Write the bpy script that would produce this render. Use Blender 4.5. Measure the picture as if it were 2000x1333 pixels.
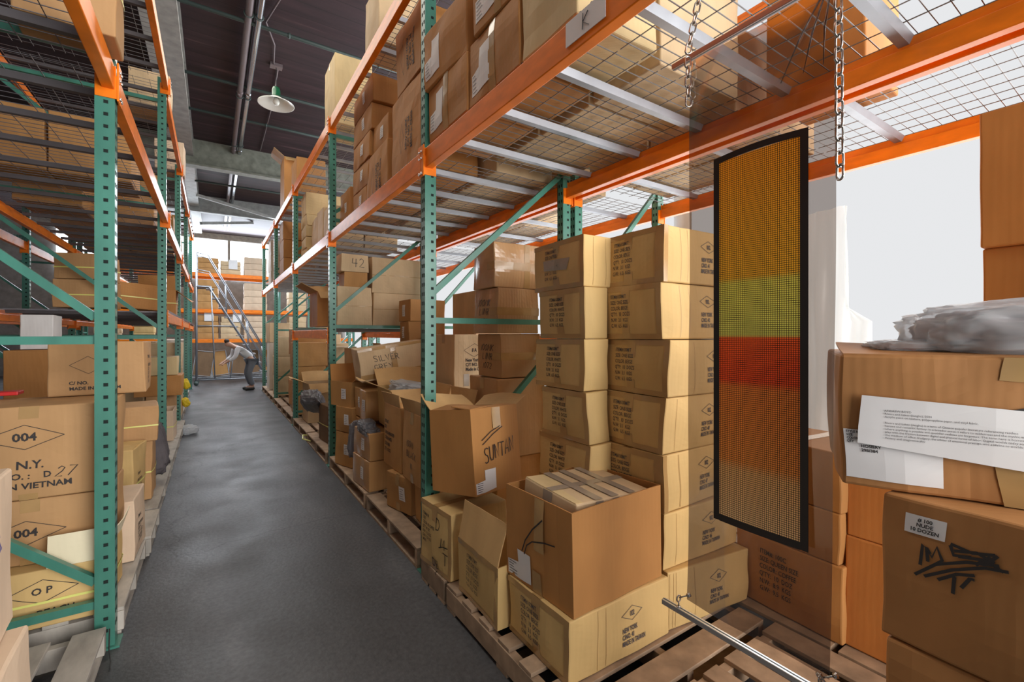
import bpy, bmesh, math, random
from mathutils import Vector, Matrix, Euler, noise
R_ = math.radians
for o in list(bpy.data.objects): bpy.data.objects.remove(o)
SC = bpy.context.scene; C = SC.collection
# ---------------- camera ----------------
F_PX, HOR, YAW = 880.0, 653.0, 33.57
cd = bpy.data.cameras.new('camera'); cam = bpy.data.objects.new('camera', cd); C.objects.link(cam)
cam.location = (0, 0, 1.55); cam.rotation_euler = (R_(90), 0, -R_(YAW))
cd.sensor_width = 36; cd.lens = F_PX * 36 / 2000; cd.shift_y = -(666.5 - HOR) / 2000
cd.clip_start = .02; cd.clip_end = 200
SC.camera = cam
# ---------------- colour management, world ----------------
SC.view_settings.view_transform = 'Standard'; SC.view_settings.look = 'None'
SC.view_settings.gamma = 1; SC.view_settings.use_curve_mapping = False
SC.view_settings.exposure = 0.85
SC.cycles.max_bounces = 10; SC.cycles.transparent_max_bounces = 16; SC.cycles.diffuse_bounces = 5
SC.cycles.use_denoising = True
SC.cycles.sample_clamp_indirect = 6
w = bpy.data.worlds.new('world'); SC.world = w; w.use_nodes = True
w.node_tree.nodes['Background'].inputs[0].default_value = (.62, .72, .9, 1)
w.node_tree.nodes['Background'].inputs[1].default_value = .18
def area(name, loc, rot, sx, sy, power, col, spread=180):
    l = bpy.data.lights.new(name, 'AREA'); l.shape = 'RECTANGLE'; l.size = sx; l.size_y = sy
    l.energy = power; l.color = col; l.spread = R_(spread)
    o = bpy.data.objects.new(name, l); C.objects.link(o); o.location = loc; o.rotation_euler = [R_(a) for a in rot]
    return o
# added unseen daylight behind the camera, daylight of the window bands, added overhead fills
area('unseen_rear_daylight', (3.0, -4.4, 2.3), (90, 0, 0), 5.2, 4.0, 500, (1, .97, .93))  # unseen source added to brighten the faces turned towards the camera
area('window_daylight_right', (5.0, 0.5, 2.6), (90, 0, 90), 8, 4.6, 190, (1, .97, .93))
area('window_daylight_right_far', (5.0, 9, 3.2), (90, 0, 90), 9, 4.6, 200, (.92, .95, 1))
area('window_daylight_end', (1.0, 23.3, 4.6), (-90, 0, 0), 9, 2.6, 560, (.80, .90, 1))
area('added_fill_aisle', (.35, 6.3, 5.8), (0, 0, 0), .9, 8, 55, (1, .94, .82))  # added fill lamp under the closed ceiling, brightens the aisle
area('added_fill_end', (.8, 15.4, 5.3), (0, 0, 0), 5, 3.5, 230, (.88, .94, 1))  # fill lamp added to brighten the far rack and floor
area('added_fill_near', (.3, .0, 5.85), (0, 0, 0), 1.6, 4, 20, (1, .93, .8))  # added overhead fill near the camera, the ceiling has no opening here

# ---------------- materials ----------------
def mat(name, col, rough=.6, metal=0, spec=.5, **k):
    m = bpy.data.materials.new(name); m.use_nodes = True; n = m.node_tree.nodes; l = m.node_tree.links
    b = n['Principled BSDF']; b.inputs['Base Color'].default_value = (*col, 1)
    b.inputs['Roughness'].default_value = rough; b.inputs['Metallic'].default_value = metal
    b.inputs['Specular IOR Level'].default_value = spec
    if k.get('coat'): b.inputs['Coat Weight'].default_value = k['coat']; b.inputs['Coat Roughness'].default_value = k.get('coatr', .15)
    var = k.get('var', 0)
    if var or k.get('bump'):
        tc = n.new('ShaderNodeTexCoord'); mp = n.new('ShaderNodeMapping'); mp.inputs['Scale'].default_value = k.get('scale', (4, 4, 4))
        l.new(tc.outputs['Object'], mp.inputs['Vector'])
        nz = n.new('ShaderNodeTexNoise'); nz.inputs['Scale'].default_value = k.get('nscale', 1.5); nz.inputs['Detail'].default_value = 7
        l.new(mp.outputs[0], nz.inputs['Vector'])
        if var:
            oi = n.new('ShaderNodeObjectInfo'); mr = n.new('ShaderNodeMapRange')
            mr.inputs['From Min'].default_value = .3; mr.inputs['From Max'].default_value = .7
            mr.inputs['To Min'].default_value = 1 - var; mr.inputs['To Max'].default_value = 1 + var
            l.new(nz.outputs['Fac'], mr.inputs['Value'])
            m2 = n.new('ShaderNodeMapRange'); ov = k.get('obj', 0)
            m2.inputs['To Min'].default_value = 1 - ov; m2.inputs['To Max'].default_value = 1 + ov
            l.new(oi.outputs['Random'], m2.inputs['Value'])
            mu = n.new('ShaderNodeMath'); mu.operation = 'MULTIPLY'; l.new(mr.outputs[0], mu.inputs[0]); l.new(m2.outputs[0], mu.inputs[1])
            vm = n.new('ShaderNodeVectorMath'); vm.operation = 'SCALE'; vm.inputs[0].default_value = col
            l.new(mu.outputs[0], vm.inputs['Scale']); l.new(vm.outputs[0], b.inputs['Base Color'])
        if k.get('bump'):
            bp = n.new('ShaderNodeBump'); bp.inputs['Strength'].default_value = k['bump']; bp.inputs['Distance'].default_value = k.get('bdist', .004)
            src = nz.outputs['Fac']
            if k.get('corr'):
                wv = n.new('ShaderNodeTexWave'); wv.bands_direction = 'DIAGONAL'; wv.inputs['Scale'].default_value = 26; wv.inputs['Distortion'].default_value = 1.2
                mp2 = n.new('ShaderNodeMapping'); mp2.inputs['Scale'].default_value = (1, 1, .02); l.new(tc.outputs['Object'], mp2.inputs['Vector']); l.new(mp2.outputs[0], wv.inputs['Vector'])
                ad = n.new('ShaderNodeMath'); ad.operation = 'MULTIPLY_ADD'; ad.inputs[1].default_value = .12
                l.new(wv.outputs['Fac'], ad.inputs[0]); l.new(nz.outputs['Fac'], ad.inputs[2]); src = ad.outputs[0]
            l.new(src, bp.inputs['Height']); l.new(bp.outputs[0], b.inputs['Normal'])
    return m
def cardboard(name, col, **k):
    return mat(name, col, .68, spec=.3, var=.09, obj=k.pop('obj', .07), bump=k.pop('bump', .35), corr=True, scale=(5, 5, 2.2), nscale=1.3, **k)
M = {}
CB = {'kraft': (.47, .225, .072), 'kraft2': (.48, .255, .092), 'kraftl': (.49, .285, .13), 'kraftd': (.43, .20, .07), 'orange': (.58, .23, .06),
      'gold': (.63, .43, .18), 'tan': (.62, .46, .28), 'creamy': (.68, .52, .28), 'palek': (.66, .50, .36), 'pale': (.66, .60, .52), 'dark': (.20, .12, .065), 'white': (.8, .8, .8), 'suntan': (.45, .215, .068)}
for k_, c_ in CB.items():
    M[k_] = cardboard('cardboard_' + k_, c_)
    M[k_ + 'g'] = cardboard('film_wrapped_cardboard_' + k_, c_, coat=.9, coatr=.12, bump=.9)
M['inside'] = cardboard('cardboard_inside', (.54, .34, .15), obj=0)
M['flapcream'] = cardboard('cardboard_cream_flap', (.78, .70, .50), obj=0)
M['tape'] = mat('brown_packing_tape', (.44, .27, .11), .22, coat=.5, var=.12, bump=.2)
M['tape_grey'] = mat('grey_packing_tape', (.36, .30, .24), .25, coat=.5, var=.12)
M['ink'] = mat('black_printing_ink', (.035, .03, .03), .7)
M['ink_soft'] = mat('faded_printing_ink', (.09, .08, .085), .7)
M['ink_blue'] = mat('blue_printing_ink', (.05, .05, .26), .7)
M['marker'] = mat('black_marker', (.02, .018, .02), .5)
M['paper'] = mat('white_label_paper', (.78, .77, .78), .6, var=.04)
M['strap'] = mat('yellow_plastic_strap', (.78, .78, .22), .4)
M['green'] = mat('green_rack_paint', (.055, .215, .165), .33, coat=.25, var=.18, scale=(3, 3, 1), nscale=3)
M['green_dark'] = mat('dark_green_rack_paint', (.03, .12, .075), .4, coat=.2, var=.15)
M['hole'] = mat('rack_hole_painted_shade', (.006, .014, .012), .9)  # flat near-black quads on the posts, shade of the holes put into colour
M['orange_paint'] = mat('orange_rack_paint', (.90, .215, .006), .38, coat=.12, spec=.35, var=.16, scale=(2, 2, 6), nscale=3)
M['steel'] = mat('galvanised_steel', (.33, .35, .39), .42, .6, var=.12)
M['steel_dim'] = mat('shade_toned_channel', (.13, .12, .13), .6, .3, var=.15)  # left deck channels, steel darkened in colour for the shade under the decks
M['wire_dim'] = mat('shade_toned_wire', (.22, .21, .23), .5, .6)  # left deck wire, shade of the decks put into its colour
M['wire'] = mat('galvanised_wire', (.22, .215, .22), .45, .6)
M['bolt'] = mat('bolt_steel', (.6, .6, .6), .3, 1)
M['chain'] = mat('chain_steel', (.46, .44, .42), .25, 1)
M['alu'] = mat('brushed_aluminium', (.72, .73, .74), .28, .95)
M['alu_dark'] = mat('aluminium_groove', (.10, .13, .15), .5, .5)
M['wood'] = mat('pallet_wood', (.36, .25, .165), .75, var=.3, obj=.25, bump=.5, scale=(6, 6, 6), nscale=1.6)
M['wood_grey'] = mat('weathered_pallet_wood', (.40, .37, .33), .8, var=.22, obj=.15, bump=.5, scale=(8, 3, 3), nscale=2)
M['conduit'] = mat('painted_pipe', (.20, .165, .175), .45, .4)
M['chrome'] = mat('bright_metal_pipe', (.50, .52, .56), .26, 1)
M['rod'] = mat('dark_tie_rod', (.06, .09, .085), .5)
M['girder'] = mat('grey_painted_girder', (.33, .34, .33), .6, var=.2, nscale=2)
M['girder_green'] = mat('olive_grey_girder', (.21, .23, .19), .6, var=.25, nscale=2)
M['shade_green'] = mat('green_enamel', (.01, .09, .04), .3)
M['shade_white'] = mat('white_enamel', (.75, .77, .72), .25)
M['skin'] = mat('skin', (.5, .3, .22), .5)
M['shirt'] = mat('pale_shirt', (.62, .64, .68), .8)
M['trousers'] = mat('grey_blue_trousers', (.16, .18, .22), .8)
M['hair'] = mat('dark_hair', (.03, .02, .015), .6)
M['shoe'] = mat('dark_shoe', (.03, .03, .03), .5)
M['cable'] = mat('black_cable', (.02, .02, .02), .5)
M['yellow'] = mat('yellow_plastic', (.85, .62, .03), .4)
M['blue'] = mat('blue_plastic', (.03, .12, .42), .4)
M['red'] = mat('red_plastic', (.55, .02, .02), .4)
M['darkgarment'] = mat('dark_garment_bundle', (.10, .09, .10), .8, var=.3, bump=.8)
def emis(name, col, st):
    m = bpy.data.materials.new(name); m.use_nodes = True; n = m.node_tree.nodes; n.clear()
    e = n.new('ShaderNodeEmission'); e.inputs[0].default_value = (*col, 1); e.inputs[1].default_value = st
    o = n.new('ShaderNodeOutputMaterial'); m.node_tree.links.new(e.outputs[0], o.inputs[0]); return m
M['pane'] = emis('daylit_frosted_window', (.97, .98, 1), .46)
M['pane_end'] = emis('bright_daylit_end_window', (.93, .97, 1), 2.4)
def mixed(name, tcol, rough, gfac, dcol=None, dfac=0, nscale=None, bump=0):
    m = bpy.data.materials.new(name); m.use_nodes = True; n = m.node_tree.nodes; l = m.node_tree.links; n.clear()
    t = n.new('ShaderNodeBsdfTransparent'); t.inputs[0].default_value = (*tcol, 1)
    g = n.new('ShaderNodeBsdfGlossy'); g.inputs['Roughness'].default_value = rough
    lw = n.new('ShaderNodeLayerWeight'); lw.inputs[0].default_value = .35
    mm = n.new('ShaderNodeMath'); mm.operation = 'MULTIPLY_ADD'; mm.inputs[1].default_value = gfac; mm.inputs[2].default_value = gfac * .25
    l.new(lw.outputs['Fresnel'], mm.inputs[0])
    mx = n.new('ShaderNodeMixShader'); l.new(mm.outputs[0], mx.inputs[0]); l.new(t.outputs[0], mx.inputs[1]); l.new(g.outputs[0], mx.inputs[2])
    out = n.new('ShaderNodeOutputMaterial'); last = mx
    if dcol:
        d = n.new('ShaderNodeBsdfDiffuse'); d.inputs[0].default_value = (*dcol, 1)
        tl = n.new('ShaderNodeBsdfTranslucent'); tl.inputs[0].default_value = (*dcol, 1)
        m0 = n.new('ShaderNodeMixShader'); l.new(d.outputs[0], m0.inputs[1]); l.new(tl.outputs[0], m0.inputs[2])
        m2 = n.new('ShaderNodeMixShader'); m2.inputs[0].default_value = dfac; l.new(mx.outputs[0], m2.inputs[1]); l.new(m0.outputs[0], m2.inputs[2]); last = m2
    if bump:
        tc = n.new('ShaderNodeTexCoord'); nz = n.new('ShaderNodeTexNoise'); nz.inputs['Scale'].default_value = nscale; nz.inputs['Detail'].default_value = 4
        l.new(tc.outputs['Object'], nz.inputs['Vector']); bp = n.new('ShaderNodeBump'); bp.inputs['Strength'].default_value = bump; bp.inputs['Distance'].default_value = .01
        l.new(nz.outputs['Fac'], bp.inputs['Height']); l.new(bp.outputs[0], g.inputs['Normal'])
    l.new(last.outputs[0], out.inputs[0]); return m
M['vinyl'] = mixed('smoky_clear_vinyl', (.42, .37, .34), .12, .28, nscale=3, bump=.25)
M['poly'] = mixed('clear_plastic_bag', (.86, .89, .92), .2, .35, (.94, .97, 1), .46, 9, 1)
M['polygrey'] = mixed('grey_plastic_bag', (.40, .40, .42), .2, .5, (.42, .42, .46), .6, 14, .9)
M['curtain'] = mixed('translucent_grey_plastic', (.80, .81, .80), .3, .2, (.85, .86, .84), .30, 5, .8)
# concrete floor
m = mat('dark_worn_concrete', (.12, .12, .125), .5); n = m.node_tree.nodes; l = m.node_tree.links; b_ = n['Principled BSDF']
tc = n.new('ShaderNodeTexCoord')
def nzz(sc, det, scale=(1, 1, 1), dist=0):
    mp = n.new('ShaderNodeMapping'); mp.inputs['Scale'].default_value = scale; l.new(tc.outputs['Object'], mp.inputs['Vector'])
    z = n.new('ShaderNodeTexNoise'); z.inputs['Scale'].default_value = sc; z.inputs['Detail'].default_value = det; z.inputs['Distortion'].default_value = dist
    l.new(mp.outputs[0], z.inputs['Vector']); return z.outputs['Fac']
def ramp(src, stops):
    r = n.new('ShaderNodeValToRGB'); l.new(src, r.inputs[0]); e = r.color_ramp.elements
    while len(e) < len(stops): e.new(.5)
    for i, (p, c) in enumerate(stops): e[i].position = p; e[i].color = (*c, 1)
    return r.outputs[0]
base = ramp(nzz(1.1, 8, (1.6, .5, 1)), [(.3, (.044, .043, .046)), (.55, (.074, .074, .08)), (.75, (.14, .14, .147))])
fine = ramp(nzz(38, 6), [(.3, (.72, .72, .72)), (.7, (1.2, 1.2, 1.2))])
mx = n.new('ShaderNodeMix'); mx.data_type = 'RGBA'; mx.blend_type = 'MULTIPLY'; mx.inputs[0].default_value = 1
l.new(base, mx.inputs[6]); l.new(fine, mx.inputs[7])
crk = n.new('ShaderNodeTexVoronoi'); crk.feature = 'DISTANCE_TO_EDGE'; crk.inputs['Scale'].default_value = .42
mpc = n.new('ShaderNodeMapping'); l.new(tc.outputs['Object'], mpc.inputs[0])
nd = n.new('ShaderNodeTexNoise'); nd.inputs['Scale'].default_value = 3; nd.inputs['Detail'].default_value = 5; l.new(tc.outputs['Object'], nd.inputs[0])
va = n.new('ShaderNodeVectorMath'); va.operation = 'MULTIPLY_ADD'; va.inputs[1].default_value = (.5, .5, .5); l.new(nd.outputs['Color'], va.inputs[0]); l.new(mpc.outputs[0], va.inputs[2]); l.new(va.outputs[0], crk.inputs['Vector'])
ck = ramp(crk.outputs['Distance'], [(0, (.35, .35, .35)), (.006, (1, 1, 1))])
mx2 = n.new('ShaderNodeMix'); mx2.data_type = 'RGBA'; mx2.blend_type = 'MULTIPLY'; mx2.inputs[0].default_value = .8
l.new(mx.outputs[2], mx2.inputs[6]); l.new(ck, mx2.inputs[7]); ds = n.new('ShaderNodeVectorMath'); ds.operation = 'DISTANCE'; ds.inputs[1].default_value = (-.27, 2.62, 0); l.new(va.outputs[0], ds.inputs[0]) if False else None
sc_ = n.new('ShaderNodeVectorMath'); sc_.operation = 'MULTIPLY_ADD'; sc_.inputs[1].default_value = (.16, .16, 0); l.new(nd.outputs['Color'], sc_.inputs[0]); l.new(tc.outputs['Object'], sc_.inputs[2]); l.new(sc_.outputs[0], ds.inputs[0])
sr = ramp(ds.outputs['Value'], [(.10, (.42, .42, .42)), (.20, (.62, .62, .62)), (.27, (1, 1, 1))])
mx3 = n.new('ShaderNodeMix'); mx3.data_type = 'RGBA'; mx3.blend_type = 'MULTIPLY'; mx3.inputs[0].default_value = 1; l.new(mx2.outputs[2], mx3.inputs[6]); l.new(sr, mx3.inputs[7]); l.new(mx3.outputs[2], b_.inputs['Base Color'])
rr = n.new('ShaderNodeMapRange'); rr.inputs['To Min'].default_value = .30; rr.inputs['To Max'].default_value = .68; l.new(nzz(2.2, 6), rr.inputs['Value']); l.new(rr.outputs[0], b_.inputs['Roughness'])
bp = n.new('ShaderNodeBump'); bp.inputs['Strength'].default_value = .35; bp.inputs['Distance'].default_value = .004; l.new(nzz(45, 5), bp.inputs['Height']); l.new(bp.outputs[0], b_.inputs['Normal'])
M['floor'] = m
# plank ceiling
m = mat('dark_plank_ceiling', (.05, .03, .035), .7); n = m.node_tree.nodes; l = m.node_tree.links; b_ = n['Principled BSDF']; tc = n.new('ShaderNodeTexCoord')
wv = n.new('ShaderNodeTexWave'); wv.bands_direction = 'Y'; wv.wave_profile = 'SAW'; wv.inputs['Scale'].default_value = 1.05; l.new(tc.outputs['Object'], wv.inputs['Vector'])
pl = ramp(wv.outputs['Fac'], [(0, (.15, .15, .15)), (.08, (1, 1, 1)), (1, (.8, .8, .8))])
st = ramp(nzz(1.4, 8, (.6, 5, 1)), [(.3, (.020, .008, .012)), (.62, (.042, .018, .024)), (.8, (.14, .075, .08))])
mx = n.new('ShaderNodeMix'); mx.data_type = 'RGBA'; mx.blend_type = 'MULTIPLY'; mx.inputs[0].default_value = 1
l.new(st, mx.inputs[6]); l.new(pl, mx.inputs[7]); l.new(mx.outputs[2], b_.inputs['Base Color']); M['ceiling'] = m
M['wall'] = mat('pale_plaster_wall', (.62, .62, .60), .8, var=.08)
M['wall_dark'] = mat('dark_brick_wall_paint', (.24, .23, .23), .8, var=.15)  # dark grey coat of the left and far walls
# LED-like dotted panel: black grid with small coloured squares, colour bands by height
m = bpy.data.materials.new('dotted_colour_grid'); m.use_nodes = True; n = m.node_tree.nodes; l = m.node_tree.links; b_ = n['Principled BSDF']; tc = n.new('ShaderNodeTexCoord')
sp = n.new('ShaderNodeSeparateXYZ'); l.new(tc.outputs['Object'], sp.inputs[0])
def mth(op, a, b2=None):
    q = n.new('ShaderNodeMath'); q.operation = op
    for i, v in enumerate((a, b2)):
        if v is None: continue
        if isinstance(v, (int, float)): q.inputs[i].default_value = v
        else: l.new(v, q.inputs[i])
    return q.outputs[0]
PITCH = .0061
gy = mth('GREATER_THAN', mth('FRACT', mth('DIVIDE', sp.outputs['Y'], PITCH)), .24)
gz = mth('GREATER_THAN', mth('FRACT', mth('DIVIDE', sp.outputs['Z'], PITCH)), .25)
cell = mth('MULTIPLY', gy, gz)
hz = mth('DIVIDE', sp.outputs['Z'], 1.17)
bands = ramp(hz, [(0, (1, .72, .36)), (.135, (1, .60, .22)), (.16, (1, .38, .07)), (.30, (1, .32, .05)), (.355, (1, .30, .05)), (.375, (1, .10, .015)), (.488, (1, .13, .02)), (.495, (.80, .80, .16)), (.635, (.85, .78, .12)), (.65, (.95, .50, .03)), (1, (1, .36, .015))])
mx = n.new('ShaderNodeMix'); mx.data_type = 'RGBA'; l.new(cell, mx.inputs[0]); mx.inputs[6].default_value = (.012, .008, .008, 1); l.new(bands, mx.inputs[7])
l.new(mx.outputs[2], b_.inputs['Base Color']); b_.inputs['Roughness'].default_value = .5
tr = n.new('ShaderNodeBsdfTranslucent'); l.new(mx.outputs[2], tr.inputs[0]); ms = n.new('ShaderNodeMixShader'); ms.inputs[0].default_value = .45
l.new(b_.outputs[0], ms.inputs[1]); l.new(tr.outputs[0], ms.inputs[2]); l.new(ms.outputs[0], n['Material Output'].inputs[0])
M['dots'] = m
M['blackvinyl'] = mat('black_border_vinyl', (.012, .010, .011), .45)

# ---------------- mesh helpers ----------------
class MB:
    def __init__(s): s.v = []; s.f = []; s.m = []
    def add(s, vs, fs, mi=0, mtx=None):
        k = len(s.v); s.v += [tuple(mtx @ Vector(p)) if mtx else tuple(p) for p in vs]
        s.f += [tuple(k + i for i in f) for f in fs]; s.m += [mi] * len(fs)
    def box(s, x0, x1, y0, y1, z0, z1, mi=0, mtx=None):
        s.add([(x0, y0, z0), (x1, y0, z0), (x1, y1, z0), (x0, y1, z0), (x0, y0, z1), (x1, y0, z1), (x1, y1, z1), (x0, y1, z1)],
              [(0, 3, 2, 1), (4, 5, 6, 7), (0, 1, 5, 4), (1, 2, 6, 5), (2, 3, 7, 6), (3, 0, 4, 7)], mi, mtx)
    def bar(s, a, b, w, h, mi=0, up=(0, 0, 1)):
        a = Vector(a); b = Vector(b); d = (b - a).normalized(); u = Vector(up)
        if abs(d.dot(u)) > .98: u = Vector((1, 0, 0))
        x = d.cross(u).normalized(); y = x.cross(d).normalized(); v = []
        for p in (a, b):
            for i, j in ((-1, -1), (1, -1), (1, 1), (-1, 1)): v.append(tuple(p + x * i * w / 2 + y * j * h / 2))
        s.add(v, [(0, 1, 2, 3), (7, 6, 5, 4), (0, 4, 5, 1), (1, 5, 6, 2), (2, 6, 7, 3), (3, 7, 4, 0)], mi)
    def tube(s, pts, r, n=8, mi=0, closed=False, cap=True):
        P = [Vector(p) for p in pts]; k = len(P); rs = r if isinstance(r, (list, tuple)) else [r] * k; v = []
        ref = None
        for i in range(k):
            if closed: d = (P[(i + 1) % k] - P[i - 1]).normalized()
            else: d = (P[min(i + 1, k - 1)] - P[max(i - 1, 0)]).normalized()
            if ref is None:
                ref = Vector((0, 0, 1)) if abs(d.z) < .9 else Vector((1, 0, 0))
            x = (ref - d * ref.dot(d)).normalized(); ref = x; y = d.cross(x)
            for j in range(n):
                a = 2 * math.pi * j / n; v.append(tuple(P[i] + (x * math.cos(a) + y * math.sin(a)) * rs[i]))
        f = []
        for i in range(k if closed else k - 1):
            for j in range(n):
                a = i * n + j; b = i * n + (j + 1) % n; c = ((i + 1) % k) * n + (j + 1) % n; d_ = ((i + 1) % k) * n + j
                f.append((a, b, c, d_))
        if cap and not closed: f.append(tuple(range(n - 1, -1, -1))); f.append(tuple((k - 1) * n + j for j in range(n)))
        s.add(v, f, mi)
    def lathe(s, prof, n=32, mi=0, mtx=None):
        v = []; f = []
        for r, z in prof:
            for j in range(n): a = 2 * math.pi * j / n; v.append((r * math.cos(a), r * math.sin(a), z))
        for i in range(len(prof) - 1):
            for j in range(n): f.append((i * n + j, i * n + (j + 1) % n, (i + 1) * n + (j + 1) % n, (i + 1) * n + j))
        s.add(v, f, mi, mtx)
    def build(s, name, mats, parent=None, smooth=False, bevel=0, loc=None, rot=None):
        me = bpy.data.meshes.new(name); me.from_pydata(s.v, [], s.f)
        for q in (mats if isinstance(mats, (list, tuple)) else [mats]): me.materials.append(M[q] if isinstance(q, str) else q)
        for p, i in zip(me.polygons, s.m): p.material_index = i; p.use_smooth = smooth
        me.update(); o = bpy.data.objects.new(name, me); C.objects.link(o)
        if parent: o.parent = parent
        if loc: o.location = loc
        if rot: o.rotation_euler = [R_(a) for a in rot]
        if bevel:
            bv = o.modifiers.new('bevel', 'BEVEL'); bv.width = bevel; bv.segments = 2; bv.limit_method = 'ANGLE'
        return o
def tag(o, label=None, cat=None, group=None, kind=None):
    if label: o['label'] = label
    if cat: o['category'] = cat
    if group: o['group'] = group
    if kind: o['kind'] = kind
    return o
def empty(name, loc, label=None, cat=None, group=None, rot=(0, 0, 0)):
    o = bpy.data.objects.new(name, None); C.objects.link(o); o.location = loc; o.rotation_euler = [R_(a) for a in rot]
    o.empty_display_size = .1
    return tag(o, label, cat, group)
def struct(o): o['kind'] = 'structure'; return o
def slab(name, x0, x1, y0, y1, z0, z1, m):
    b = MB(); b.box(x0, x1, y0, y1, z0, z1); return struct(b.build(name, m))
_tx = {}
def text2d(s, size, sx=1.0, bold=0, sl=1.0, align='LEFT'):
    key = (s, size, sx, bold, sl, align)
    if key not in _tx:
        cu = bpy.data.curves.new('t', 'FONT'); cu.body = s; cu.size = size; cu.resolution_u = 2; cu.space_line = sl; cu.align_x = align; cu.offset = bold
        o = bpy.data.objects.new('t', cu); C.objects.link(o)
        me = bpy.data.meshes.new_from_object(o); vs = [(v.co.x * sx, v.co.y) for v in me.vertices]; fs = [tuple(p.vertices) for p in me.polygons]
        bpy.data.objects.remove(o); bpy.data.curves.remove(cu); bpy.data.meshes.remove(me); _tx[key] = (vs, fs)
    return _tx[key]
# single stroke letters on a 4 x 6 grid
GL = {'S': ['4,5.4 3,6 1,5.9 .2,4.8 1,3.6 3,2.8 3.8,1.5 3,.3 1,0 0,.7'], 'U': ['0,6 .1,1.5 1,.1 2.6,0 3.7,1.4 4,6', ], 'N': ['.2,0 0,6', '0,6 3.6,0 4,6'], 'T': ['0,6 4.4,5.7', '2.2,5.9 2,0'],
      'A': ['0,0 2,6.2 4,0', '.8,2.3 3.4,2.1'], 'I': ['1,6 1.1,0'], 'L': ['.3,6 0,0 3.4,.3'], 'V': ['0,6 1.7,0 3.8,6.1'], 'E': ['3.8,6 .3,5.8 0,0 3.6,.1', '.2,3.1 3,3.2'], 'R': ['0,0 .2,6 3,5.8 3.6,4.4 2.6,3.2 .2,3', '1.5,3 3.8,0'],
      'G': ['3.8,5 2.4,6 .6,5.2 0,2.8 .8,.4 3,.2 3.8,2.4 2.2,2.5'], 'Y': ['0,6 1.9,3.2', '4,6 1.4,-1'], 'D': ['.3,0 .2,6', '0,6 2.8,5.4 3.8,3 2.8,.6 0,0'], 'B': ['.3,0 .2,6 2.8,5.6 3,4 .4,3.2 3.2,2.6 3.6,.8 .2,0'], 'M': ['0,0 .4,6 2,2.2 3.8,6 4,0'],
      'K': ['.4,6 0,0', '3.4,5.6 .3,2.8 4,0'], 'C': ['3.8,5.2 2.2,6 .4,4.6 0,2 1,.2 3.6,.6'], '1': ['1,6 .8,0'], '0': ['2,6 .2,4.4 .4,1.2 2,0 3.6,1.4 3.6,4.6 2,6'], '4': ['.6,6 0,2.6 3.8,2.8', '2.8,5.8 2.6,0'], '2': ['0,4.8 1.4,6 3.4,5 2.8,3 0,.2 3.8,0'], '7': ['0,6 3.8,5.9 1.4,0'],
      'P': ['.2,0 .3,6 3,5.6 3.4,3.8 .4,2.8'], ' ': []}
def handwriting(s, x, y, h, w=None, slant=0):
    out = []; k = h / 6; cx = x; w = w or .9
    rd = random.Random(s)
    for ch in s:
        dy = rd.uniform(-.4, .4) * k
        for st_ in GL.get(ch, []):
            pts = [tuple(map(float, p.split(','))) for p in st_.split()]
            out.append([(cx + (px * w + slant * py) * k, y + dy + py * k) for px, py in pts])
        cx += (5.4 if ch not in 'I1' else 3) * k * w
    return out
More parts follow.
